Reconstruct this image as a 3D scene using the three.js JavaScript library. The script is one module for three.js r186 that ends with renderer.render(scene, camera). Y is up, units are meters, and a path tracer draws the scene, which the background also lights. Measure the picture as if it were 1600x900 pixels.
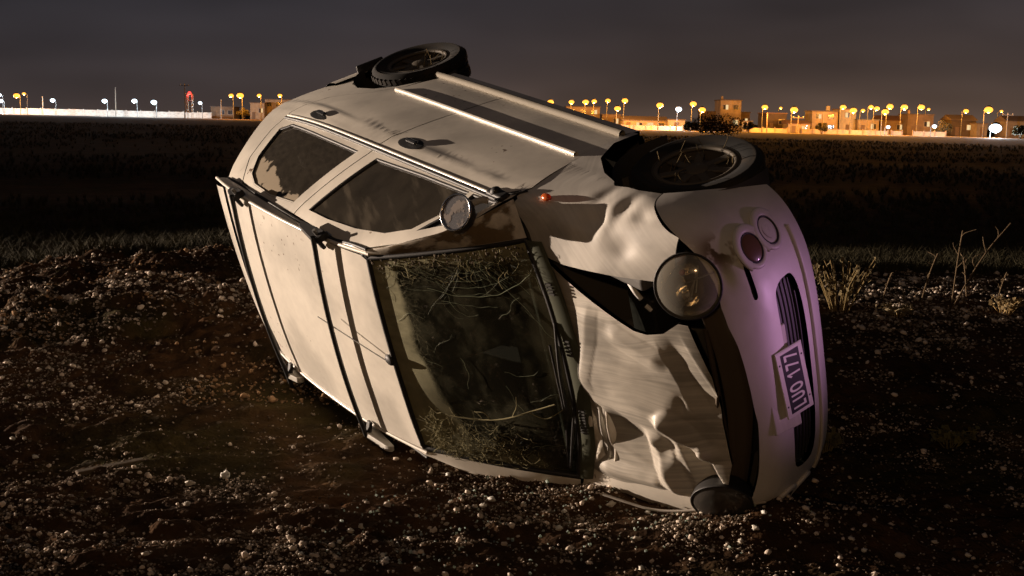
import * as THREE from 'three';
import { mergeGeometries, mergeVertices } from 'three/addons/utils/BufferGeometryUtils.js';
import { RoundedBoxGeometry } from 'three/addons/geometries/RoundedBoxGeometry.js';

// ---------------------------------------------------------------- camera, sky, light, exposure
const scene = new THREE.Scene();
const camera = new THREE.PerspectiveCamera(26.65, 16 / 9, 0.1, 6000);
camera.position.set(0, 1.6, 0);
camera.rotation.order = 'YXZ';
camera.rotation.set(THREE.MathUtils.degToRad(-7.9), 0, THREE.MathUtils.degToRad(1.25));
camera.updateMatrixWorld(true);
const renderer = new THREE.WebGLRenderer({ antialias: true });
renderer.toneMapping = THREE.LinearToneMapping;
renderer.toneMappingExposure = 1;
renderer.shadowMap.enabled = true;
renderer.shadowMap.type = THREE.PCFSoftShadowMap;

// noise -------------------------------------------------------------------------------------
function hash(i, j, k = 0) { let h = Math.imul(i, 374761393) ^ Math.imul(j, 668265263) ^ Math.imul(k, 2147483647 - 61); h = Math.imul(h ^ (h >>> 13), 1274126177); h ^= h >>> 16; return (h >>> 0) / 4294967296; }
function vn(x, y, s = 0) { const i = Math.floor(x), j = Math.floor(y); let u = x - i, v = y - j; u = u * u * (3 - 2 * u); v = v * v * (3 - 2 * v); const a = hash(i, j, s), b = hash(i + 1, j, s), c = hash(i, j + 1, s), d = hash(i + 1, j + 1, s); return a + (b - a) * u + (c - a) * v + (a - b - c + d) * u * v; }
function fbm(x, y, o = 4, s = 0) { let r = 0, a = .5, n = 0; for (let i = 0; i < o; i++) { r += a * vn(x, y, s + i * 17); n += a; a *= .5; x = x * 2.03 + 3.1; y = y * 2.03 + 7.7; } return r / n; }
function rng(seed) { let a = seed >>> 0; return () => { a = (a + 0x6D2B79F5) >>> 0; let t = a; t = Math.imul(t ^ (t >>> 15), t | 1); t ^= t + Math.imul(t ^ (t >>> 7), t | 61); return ((t ^ (t >>> 14)) >>> 0) / 4294967296; }; }
const sst = (a, b, x) => { const t = Math.min(1, Math.max(0, (x - a) / (b - a))); return t * t * (3 - 2 * t); };
const clamp = (x, a, b) => Math.min(b, Math.max(a, x));
const lerp = (a, b, t) => a + (b - a) * t;

// the night sky: thin low cloud lit from below by the town
{
  const W = 1024, H = 512, d = new Float32Array(W * H * 4);
  for (let j = 0; j < H; j++) for (let i = 0; i < W; i++) {
    const el = ((j + .5) / H - .5) * Math.PI, az = ((i + .5) / W - .5) * Math.PI * 2;   // az 0 = +x, -pi/2 = -z
    const e = Math.max(0, el), off = Math.abs(((az + Math.PI / 2 - .30 + 3 * Math.PI) % (2 * Math.PI)) - Math.PI);
    const glow = Math.exp(-e / .055) * (.30 + .70 * Math.exp(-off * off / .13)), wide = Math.exp(-e / .30);
    const cx = Math.cos(az), cz = Math.sin(az);
    const cl = fbm(cx * 3 + 9 + cz * 1.5, el * 22 + cz * 3 + 20, 4, 5) - .5, cl2 = fbm(cx * 9 + 3, el * 40 + cz * 7, 3, 9) - .5;
    const m = 1 + 1.1 * cl + .4 * cl2;
    const k = (j * W + i) * 4;
    d[k] = (.0125 + .0095 * wide + .105 * glow) * m; d[k + 1] = (.0135 + .0090 * wide + .058 * glow) * m; d[k + 2] = (.0180 + .0110 * wide + .028 * glow) * m; d[k + 3] = 1;
  }
  const t = new THREE.DataTexture(d, W, H, THREE.RGBAFormat, THREE.FloatType);
  t.mapping = THREE.EquirectangularReflectionMapping; t.magFilter = t.minFilter = THREE.LinearFilter; t.wrapS = THREE.RepeatWrapping; t.needsUpdate = true;
  scene.background = t; scene.environment = t;
}
// faint directional light added for the night skyglow
const skyglow = new THREE.DirectionalLight(0xfff1dd, 0.02);
skyglow.position.set(-50, 45, 30); skyglow.shadow.radius = 30; skyglow.castShadow = true; skyglow.shadow.mapSize.set(2048, 2048);
Object.assign(skyglow.shadow.camera, { left: -15, right: 15, top: 15, bottom: -15, near: 1, far: 200 });
scene.add(skyglow, skyglow.target);

// helpers ---------------------------------------------------------------------------------
const used = new Map();
function numbered(n) { const k = used.get(n) || 0; used.set(n, k + 1); return k ? `${n}_${String(k).padStart(3, '0')}` : n; }
function tag(o, label, category, group, kind) { if (label) o.userData.label = label; if (category) o.userData.category = category; if (group) o.userData.group = group; if (kind) o.userData.kind = kind; return o; }
function thing(name, label, category, pos = [0, 0, 0], turn = 0, group) { const g = new THREE.Group(); g.name = numbered(name); g.position.set(...pos); g.rotation.y = turn; scene.add(g); return tag(g, label, category, group); }
function mesh(name, geo, mat, parent) { if (Array.isArray(geo)) geo = merge(geo); const m = new THREE.Mesh(geo, mat); m.name = parent ? name : numbered(name); m.castShadow = m.receiveShadow = true; (parent || scene).add(m); return m; }
function merge(list) { list = list.map(g => { const q = g.index ? g.toNonIndexed() : g; for (const a of Object.keys(q.attributes)) if (!['position', 'normal', 'uv'].includes(a)) q.deleteAttribute(a); if (!q.attributes.uv) q.setAttribute('uv', new THREE.BufferAttribute(new Float32Array(q.attributes.position.count * 2), 2)); return q; }); return mergeGeometries(list); }
function tex(w, h, fn, srgb = true) { const d = new Uint8Array(w * h * 4); for (let j = 0; j < h; j++) for (let i = 0; i < w; i++) { const c = fn(i / w, j / h, i, j), k = (j * w + i) * 4; d[k] = clamp(c[0], 0, 1) * 255; d[k + 1] = clamp(c[1], 0, 1) * 255; d[k + 2] = clamp(c[2], 0, 1) * 255; d[k + 3] = c.length > 3 ? clamp(c[3], 0, 1) * 255 : 255; } const t = new THREE.DataTexture(d, w, h, THREE.RGBAFormat); t.wrapS = t.wrapT = THREE.RepeatWrapping; t.magFilter = THREE.LinearFilter; t.minFilter = THREE.LinearMipmapLinearFilter; t.generateMipmaps = true; if (srgb) t.colorSpace = THREE.SRGBColorSpace; t.needsUpdate = true; return t; }
// tileable fbm on the unit square
function tvn(x, y, p, s) { const i = Math.floor(x), j = Math.floor(y); let u = x - i, v = y - j; u = u * u * (3 - 2 * u); v = v * v * (3 - 2 * v); const m = (n, q) => ((n % q) + q) % q, px = p[0], py = p[1]; const a = hash(m(i, px), m(j, py), s), b = hash(m(i + 1, px), m(j, py), s), c = hash(m(i, px), m(j + 1, py), s), d = hash(m(i + 1, px), m(j + 1, py), s); return a + (b - a) * u + (c - a) * v + (a - b - c + d) * u * v; }
function tfbm(u, v, fx, fy, o, s) { let r = 0, a = .5, n = 0; for (let k = 0; k < o; k++) { r += a * tvn(u * fx, v * fy, [fx, fy], s + k * 13); n += a; a *= .5; fx *= 2; fy *= 2; } return r / n; }
const std = (c, r = .8, o = {}) => new THREE.MeshStandardMaterial({ color: new THREE.Color().setRGB(...c), roughness: r, side: THREE.DoubleSide, ...o });
const phys = (c, r, o = {}) => new THREE.MeshPhysicalMaterial({ color: new THREE.Color().setRGB(...c), roughness: r, side: THREE.DoubleSide, ...o });

// ---------------------------------------------------------------- ground
function groundBase(x, z) {
  const n = -z;
  const side = sst(-6.5, -2.2, x);                                   // the bank dies out to the left
  const bh = lerp(.44, .36, sst(-1.2, 2.2, x)) * side;
  const rise = sst(5.0, 9.2, n), fall = 1 - sst(9.6, 17, n);
  let h = bh * rise * fall + .13 * Math.exp(-(((x - 1.15) / .42) ** 2) - (((z + 4.66) / .26) ** 2)) + .05 * Math.exp(-(((x - .45) / .5) ** 2) - (((z + 4.95 + .25 * x) / .12) ** 2)) + .12 * Math.exp(-(((x + .45) / .8) ** 2) - (((z + 7.15) / .8) ** 2));
  h += .05 * (fbm(x * .8 + 3, z * .8, 3, 31) - .5) * sst(3, 4, n) * (1 - sst(20, 60, n));
  h += 1.2 * (fbm(x * .012 + 4, z * .012, 3, 41) - .5) * sst(25, 120, n) * (1 - sst(200, 240, n)) * .5 - .3 * sst(25, 120, n) * (1 - sst(180, 235, n));
  return h;
}
function groundY(x, z) {
  const n = -z; let h = groundBase(x, z);
  const near = 1 - sst(14, 26, n), wide = 1 - sst(4.6, 8, Math.abs(x));
  if (near * wide > 0) {
    const bank = sst(6.2, 7.6, n) * (1 - sst(10, 14, n)) * sst(.2, -1.4, x) * .9;
    const patch = sst(.42, .62, fbm(x * 1.1 + 11, z * 1.1 + 5, 3, 51));
    const a = .030 + .030 * patch + .070 * bank;
    const r1 = 1 - Math.abs(2 * vn(x * 2.1 + .6 * vn(x * 3, z * 3, 3), z * 3.0, 61) - 1), c1 = fbm(x * 5.5, z * 7.5, 3, 63) - .5, c2 = fbm(x * 17, z * 21, 3, 65) - .5, c3 = vn(x * 45, z * 52, 67) - .5;
    h += near * wide * bank * .22 * (fbm(x * 1.9 + 5, z * 1.25 + 2, 3, 69) - .5);
    h += near * wide * (.020 * (r1 - .5) + a * 1.5 * c1 + (.018 + .018 * patch + .034 * bank) * 1.3 * c2 + .010 * c3);
  }
  return h;
}
{
  const xs = [], zs = [];
  for (let x = -3.4; x <= 3.6; x += .022) xs.push(x);
  { let s = .03, x = 3.6; while (x < 3000) { x += s; s *= 1.11; xs.push(x); } s = .03; x = -3.4; while (x > -3000) { x -= s; s *= 1.11; xs.unshift(x); } }
  for (let z = -10; z <= -3.7; z += .022) zs.push(z);
  { let s = .04, z = -3.7; while (z < 300) { z += s; s *= 1.2; zs.push(z); } s = .028; z = -10; while (z > -3500) { z -= s; s *= 1.055; zs.unshift(z); } }
  const nx = xs.length, nz = zs.length, pos = new Float32Array(nx * nz * 3), uv = new Float32Array(nx * nz * 2), idx = new Uint32Array((nx - 1) * (nz - 1) * 6);
  let k = 0;
  for (let j = 0; j < nz; j++) for (let i = 0; i < nx; i++, k++) { pos[k * 3] = xs[i]; pos[k * 3 + 1] = groundY(xs[i], zs[j]); pos[k * 3 + 2] = zs[j]; uv[k * 2] = xs[i]; uv[k * 2 + 1] = zs[j]; }
  k = 0;
  for (let j = 0; j < nz - 1; j++) for (let i = 0; i < nx - 1; i++) { const a = j * nx + i; idx[k++] = a; idx[k++] = a + nx; idx[k++] = a + 1; idx[k++] = a + 1; idx[k++] = a + nx; idx[k++] = a + nx + 1; }
  const g = new THREE.BufferGeometry(); g.setAttribute('position', new THREE.BufferAttribute(pos, 3)); g.setAttribute('uv', new THREE.BufferAttribute(uv, 2)); g.setIndex(new THREE.BufferAttribute(idx, 1)); g.computeVertexNormals();
  const soil = tex(1024, 1024, (u, v) => { const a = tfbm(u, v, 6, 6, 6, 3), b = tfbm(u, v, 48, 48, 3, 8), c = sst(.5, .7, tfbm(u, v, 4, 4, 5, 19)); const m = .55 + .6 * a + .5 * (b - .5); return [m * lerp(.31, .26, c), m * lerp(.225, .225, c), m * lerp(.15, .135, c)]; });
  soil.repeat.set(1 / 3.7, 1 / 3.7);
  const bump = tex(1024, 1024, (u, v) => { const a = tfbm(u, v, 40, 40, 4, 51), b = tfbm(u, v, 150, 150, 2, 57), m = .6 * a + .4 * b; return [m, m, m]; }, false); bump.repeat.set(1 / 1.9, 1 / 1.9);
  mesh('ground', g, new THREE.MeshPhysicalMaterial({ map: soil, bumpMap: bump, bumpScale: .014, roughness: 1, specularIntensity: .08, side: THREE.DoubleSide }));
  scene.getObjectByName('ground').userData = { kind: 'structure', label: 'dark lumpy soil and field running to the town' };
}

// ---------------------------------------------------------------- the overturned car
// car frame: x forward from the front axle, y to its left, z up from its own wheels' ground; V() turns it into the group's own axes
const CO = [.10, -.627, .68];
const V = (x, y, z) => new THREE.Vector3(x - CO[0], z - CO[2], -(y - CO[1]));
const D = (x, y, z) => new THREE.Vector3(x, z, -y);
function spl(T) { const n = T.length, m = T.map((p, i) => { const a = T[Math.max(0, i - 1)], b = T[Math.min(n - 1, i + 1)]; return (b[1] - a[1]) / (b[0] - a[0]); }); return v => { if (v <= T[0][0]) return T[0][1] + (v - T[0][0]) * m[0]; if (v >= T[n - 1][0]) return T[n - 1][1] + (v - T[n - 1][0]) * m[n - 1]; let i = 0; while (v > T[i + 1][0]) i++; const h = T[i + 1][0] - T[i][0], t = (v - T[i][0]) / h, t2 = t * t, t3 = t2 * t; return (2 * t3 - 3 * t2 + 1) * T[i][1] + (t3 - 2 * t2 + t) * h * m[i] + (-2 * t3 + 3 * t2) * T[i + 1][1] + (t3 - t2) * h * m[i + 1]; }; }
const sideZ = spl([[.05, .66], [.10, .69], [.2, .715], [.35, .734], [.55, .746], [.75, .753], [.86, .748], [.92, .740], [.95, .733], [1.0, .713], [1.1, .672], [1.2, .625], [1.3, .572], [1.36, .535], [1.42, .485], [1.5, .40]]);
const sideX = spl([[-2.95, .80], [-2.75, .885], [-2.5, .945], [-2.2, .985], [-1.9, 1], [-1.1, 1.002], [-.3, 1], [0, .997], [.2, .985], [.4, .955], [.6, .88]]);
const sideY = (x, z) => sideZ(z) * sideX(x) + .004 * (sst(.835, .86, z) - sst(.86, .93, z));
const roofX = spl([[-3, 1.38], [-2.75, 1.44], [-2.5, 1.475], [-2.1, 1.495], [-1.7, 1.485], [-1.3, 1.455], [-.9, 1.39], [-.7, 1.34]]);
const roofZ = (x, y) => roofX(x) - .10 * y * y;
const hoodX = spl([[-.4, .96], [-.2, .94], [0, .90], [.2, .835], [.4, .74], [.55, .62], [.65, .5]]);
const hoodZ = (x, y) => hoodX(x) - .20 * y * y;
const noseX = spl([[.1, .475], [.2, .535], [.3, .572], [.42, .602], [.52, .61], [.6, .57], [.68, .5], [.75, .40]]);

function densify(pts, e, smooth) {
  let P = pts.map(p => new THREE.Vector2(p[0], p[1]));
  if (smooth) P = new THREE.SplineCurve([...P, P[0]]).getPoints(P.length * 5).slice(0, -1);
  const out = [];
  for (let i = 0; i < P.length; i++) { const a = P[i], b = P[(i + 1) % P.length], n = Math.max(1, Math.ceil(a.distanceTo(b) / e)); for (let k = 0; k < n; k++) out.push(a.clone().lerp(b, k / n)); }
  return out;
}
// a sheet cut to an outline in (a, b), with holes, laid on the surface map(a, b); the rim is turned in by the sheet's flange
function sheet(outline, map, { holes = [], e = .03, flange = .012, out = null, smooth = false, smoothHoles = true, uvs = 1 } = {}) {
  const ring = densify(outline, e, smooth), rings = [ring, ...holes.map(h => densify(h, e, smoothHoles))];
  if (THREE.ShapeUtils.isClockWise(ring)) ring.reverse();
  for (let i = 1; i < rings.length; i++) if (!THREE.ShapeUtils.isClockWise(rings[i])) rings[i].reverse();
  const pts = rings.flat().map(p => p.clone());
  let tri = THREE.ShapeUtils.triangulateShape(rings[0], rings.slice(1));
  for (let it = 0; it < 9; it++) {
    const mid = new Map(); let any = false;
    const m = (a, b) => { if (pts[a].distanceTo(pts[b]) <= e * 1.5) return -1; const k = a < b ? a * 1e6 + b : b * 1e6 + a; if (!mid.has(k)) { mid.set(k, pts.length); pts.push(pts[a].clone().lerp(pts[b], .5)); } any = true; return mid.get(k); };
    const nt = [];
    for (const [a, b, c] of tri) {
      const x = m(a, b), y = m(b, c), z = m(c, a), s = (x >= 0) + (y >= 0) + (z >= 0);
      if (!s) nt.push([a, b, c]);
      else if (s === 3) nt.push([a, x, z], [x, b, y], [z, y, c], [x, y, z]);
      else if (s === 1) { if (x >= 0) nt.push([a, x, c], [x, b, c]); else if (y >= 0) nt.push([a, b, y], [a, y, c]); else nt.push([a, b, z], [z, b, c]); }
      else { if (x < 0) nt.push([c, z, y], [z, a, y], [a, b, y]); else if (y < 0) nt.push([a, x, z], [x, b, z], [z, b, c]); else nt.push([b, y, x], [a, x, y], [a, y, c]); }
    }
    tri = nt; if (!any) break;
  }
  const P = pts.map(p => map(p.x, p.y)), h = 2e-4;
  const N = pts.map((p, i) => { const du = map(p.x + h, p.y).sub(map(p.x - h, p.y)), dv = map(p.x, p.y + h).sub(map(p.x, p.y - h)), n = du.cross(dv).normalize(); if (out && n.dot(typeof out === 'function' ? out(P[i]) : out) < 0) n.negate(); return n; });
  const pos = [], nor = [], uv = [], idx = [];
  P.forEach((p, i) => { pos.push(p.x, p.y, p.z); nor.push(N[i].x, N[i].y, N[i].z); uv.push(pts[i].x * uvs, pts[i].y * uvs); });
  for (const [a, b, c] of tri) { const f = P[b].clone().sub(P[a]).cross(P[c].clone().sub(P[a])); if (f.dot(N[a]) < 0) idx.push(a, c, b); else idx.push(a, b, c); }
  if (flange) {
    let o = 0;
    for (const r of rings) {
      for (let i = 0; i < r.length; i++) {
        const a = o + i, b = o + (i + 1) % r.length, A = P[a], B = P[b], A2 = A.clone().addScaledVector(N[a], -flange), B2 = B.clone().addScaledVector(N[b], -flange), n = B.clone().sub(A).cross(N[a]).normalize(), k = pos.length / 3;
        for (const [q, s] of [[A, pts[a]], [B, pts[b]], [B2, pts[b]], [A2, pts[a]]]) { pos.push(q.x, q.y, q.z); nor.push(n.x, n.y, n.z); uv.push(s.x * uvs, s.y * uvs); }
        idx.push(k, k + 1, k + 2, k, k + 2, k + 3);
      }
      o += r.length;
    }
  }
  const g = new THREE.BufferGeometry(); g.setAttribute('position', new THREE.Float32BufferAttribute(pos, 3)); g.setAttribute('normal', new THREE.Float32BufferAttribute(nor, 3)); g.setAttribute('uv', new THREE.Float32BufferAttribute(uv, 2)); g.setIndex(idx);
  return g;
}
const curve = (pts, t) => new THREE.CatmullRomCurve3(pts.map(p => V(...p)), false, 'catmullrom', t ?? .5);
const tube = (pts, r, n = 24, m = 8) => new THREE.TubeGeometry(curve(pts), n, r, m, false);
// a strip between two curves, swollen outward by bulge in its middle
function ruled(A, B, n = 24, m = 6, bulge = 0, dir = D(0, 1, .5).normalize(), f = null) {
  const a = curve(A), b = curve(B), pos = [], uv = [], idx = [], L = a.getLength(), W = a.getPoint(.5).distanceTo(b.getPoint(.5));
  for (let i = 0; i <= n; i++) { const p = a.getPoint(i / n), q = b.getPoint(i / n); for (let j = 0; j <= m; j++) { const s = j / m, v = p.clone().lerp(q, s).addScaledVector(dir, bulge * 4 * s * (1 - s) + (f ? f(i / n, s) : 0)); pos.push(v.x, v.y, v.z); uv.push(i / n * L, s * W); } }
  for (let i = 0; i < n; i++) for (let j = 0; j < m; j++) { const k = i * (m + 1) + j; idx.push(k, k + 1, k + m + 1, k + 1, k + m + 2, k + m + 1); }
  const g = new THREE.BufferGeometry(); g.setAttribute('position', new THREE.Float32BufferAttribute(pos, 3)); g.setAttribute('uv', new THREE.Float32BufferAttribute(uv, 2)); g.setIndex(idx); g.computeVertexNormals(); return g;
}
// put a geometry built round the origin (its +z out, its +y up) at a car point, looking along n
function place(geo, p, n, up = [0, 0, 1]) { const z = D(...n).normalize(), y = D(...up), x = y.clone().cross(z).normalize(); y.copy(z).cross(x); const m = new THREE.Matrix4().makeBasis(x, y, z); m.setPosition(V(...p)); const g = geo.clone(); g.applyMatrix4(m); return g; }

// materials of the car
const paintTex = tex(1024, 1024, (u, v) => {
  const d = tfbm(u, v, 5, 5, 6, 101), f = tfbm(u, v, 64, 64, 3, 120), sp = .8 * sst(.80, .86, tfbm(u, v, 90, 90, 2, 131)) * sst(.56, .70, tfbm(u, v, 5, 5, 3, 140)), film = sst(.35, .75, d) * .13 + .05 * (f - .5);
  const m = 1 - film; return [lerp(.90 * m, .30, sp), lerp(.885 * m * .985, .22, sp), lerp(.855 * m * .955, .15, sp)];
});
paintTex.repeat.set(.55, .55);
const scrapeTex = tex(1024, 1024, (u, v) => {
  const w = v + .10 * (tfbm(u, v, 3, 3, 3, 7) - .5), st = tfbm(u, w, 3, 90, 4, 201), st2 = tfbm(u, w, 8, 256, 3, 221), d = tfbm(u, v, 5, 5, 5, 240), bare = sst(.46, .64, st * .45 + d * .55), fine = st2;
  const p = .80 - .14 * sst(.3, .8, d), k = lerp(p, .55, bare * .5) * (.93 + .14 * fine);
  return [k * 1.0, k * .965, k * .90];
});
scrapeTex.repeat.set(.9, .9);
const scrapeRough = tex(512, 512, (u, v) => { const s = tfbm(u, v, 3, 90, 4, 201), r = .34 + .4 * s; return [r, r, r]; }, false);
scrapeRough.repeat.set(.9, .9);
const scuffTex = tex(512, 512, (u, v) => { const st = tfbm(u + v, v - u, 3, 70, 4, 261), d = tfbm(u, v, 4, 4, 5, 262), k = (.84 - .16 * sst(.4, .75, d)) * (.94 + .12 * st); return [k, k * .975, k * .93]; });
scuffTex.repeat.set(1.1, 1.1);
const M = {
  scuffed: new THREE.MeshPhysicalMaterial({ map: scuffTex, roughness: .5, clearcoat: .25, clearcoatRoughness: .3, side: THREE.DoubleSide }),
  paint: new THREE.MeshPhysicalMaterial({ map: paintTex, roughness: .42, clearcoat: .5, clearcoatRoughness: .18, side: THREE.DoubleSide }),
  scraped: new THREE.MeshPhysicalMaterial({ map: scrapeTex, roughnessMap: scrapeRough, roughness: .9, clearcoat: .15, clearcoatRoughness: .4, side: THREE.DoubleSide }),
  black: std([.018, .017, .016], .55), rubber: std([.022, .020, .018], .85), dark: std([.05, .048, .045], .9), liner: std([.05, .047, .043], .95), metal: std([.20, .19, .175], .6, { metalness: .5 }), bay: std([.10, .095, .088], .8),  // bay is darkened: the shade under the bonnet is put into its colour
  steel: std([.32, .31, .29], .42, { metalness: .8 }), chrome: std([.75, .74, .72], .16, { metalness: 1 }),
  trim: std([.03, .029, .027], .5), primer: std([.46, .44, .39], .6), cabin: std([.055, .054, .051], .95),
  glass: phys([.42, .46, .40], .03, { transmission: 1, thickness: 0, ior: 1.5 }), tint: phys([.085, .08, .07], .04, { transmission: 1, thickness: 0, ior: 1.5 }),
  clear: phys([.92, .90, .84], .03, { transmission: 1, thickness: 0, ior: 1.5 }),
  amber: phys([.75, .16, .03], .25, { transmission: .35, thickness: 0 }), bulb: phys([.8, .8, .78], .1, { clearcoat: 1 }),
  dusty: std([.26, .23, .18], .8), dust: std([.30, .25, .16], .95), mudbrown: std([.11, .085, .055], 1), hay: std([.20, .175, .085], .95), white: std([.78, .77, .74], .5),
};
const car = thing('crashed_car', 'white hatchback lying on its side with crumpled bonnet and smashed windscreen', 'car', [.7190, .0551, -4.9971]);
car.quaternion.set(.7510842, -.3274344, .3463534, .4568354).normalize();
const P = (name, geo, mat, parent = car) => mesh(name, geo, mat, parent);

// body sides -----------------------------------------------------------------
const S = s => (x, z) => V(x, s * sideY(x, z), z);
const fz0 = .60;
const fendEdge = x => lerp(.555, .497, sst(-.35, -.1, x));
function fenderMap(s) { return (x, b) => { const Y = sideY(x, Math.min(b, fz0)); let y, z; if (b <= fz0) { y = Y; z = b; } else { const th = clamp((b - fz0) / .4, 0, 1.02) * Math.PI / 2, p = lerp(.22, .92, sst(-.38, .15, x)), yE = fendEdge(x), zE = hoodX(x) - .2 * yE * yE + .004 + .035 * sst(-.12, -.33, x); y = yE + (Y - yE) * Math.pow(Math.max(1e-5, Math.cos(Math.min(th, Math.PI / 2))), p); z = fz0 + (zE - fz0) * Math.pow(Math.sin(th), p); }
  let k = 0; if (s > 0) { const g = (a, c, w, u) => Math.exp(-(((x - a) / w) ** 2) - (((b - c) / u) ** 2)); k = -.016 * g(.02, .79, .07, .05) - .012 * g(.10, .70, .035, .07) + .008 * g(.07, .76, .03, .12) - .014 * g(.17, .88, .05, .05) + .007 * g(-.06, .86, .05, .04) - .009 * g(.20, .72, .04, .04) - .006 * g(-.02, .66, .03, .06) + .0015 * (fbm(x * 9, b * 9, 3, 77) - .5); }
  return V(x, s * (y + k), z + k * .6); }; }
const fenderB = (x, z) => { const p = lerp(.22, .92, sst(-.38, .15, x)), yE = fendEdge(x), zE = hoodX(x) - .2 * yE * yE + .004 + .035 * sst(-.12, -.33, x); return z <= fz0 ? z : fz0 + .4 * 2 / Math.PI * Math.asin(Math.min(1, Math.pow((z - fz0) / (zE - fz0), 1 / p))); };
const seam = new THREE.SplineCurve([[.165, .550], [.185, .595], [.225, .638], [.285, .668], [.335, .676], [.385, .668]].map(p => new THREE.Vector2(...p))).getPoints(24);
const doorFrontEdge = [[-.455, .262], [-.425, .38], [-.40, .53], [-.355, .71], [-.322, .82], [-.335, .915]];
const bSeam = [[-1.38, .262], [-1.385, .5], [-1.40, .78], [-1.43, 1.0], [-1.59, 1.382]];
const rearDoorBack = [[-2.27, 1.372], [-2.40, 1.26], [-2.465, 1.08], [-2.46, .95], [-2.36, .76], [-2.14, .61], [-2.03, .46], [-1.99, .262]];
const frontWin = [[-1.345, 1.005], [-.955, .982], [-.575, .968], [-.592, 1.08], [-.70, 1.205], [-.84, 1.268], [-1.05, 1.308], [-1.30, 1.333], [-1.495, 1.340]];
const quarterWin = [[-.545, .968], [-.375, .955], [-.42, 1.03], [-.53, 1.13], [-.665, 1.203], [-.565, 1.075]];
const rearWin = [[-1.525, 1.012], [-1.660, 1.343], [-1.91, 1.366], [-2.13, 1.360], [-2.24, 1.325], [-2.325, 1.24], [-2.385, 1.065], [-2.30, 1.018], [-1.9, 1.018]];
const mudTex = (seed, lo, hi, streak) => tex(512, 512, (u, v) => { const a = tfbm(u, v, 5, 5, 5, seed), b = tfbm(u, v, 40, streak ? 8 : 40, 3, seed + 9), c = sst(lo, hi, a) * (.55 + .9 * b) + .10 * b; return [c, c, c]; }, false);
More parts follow.
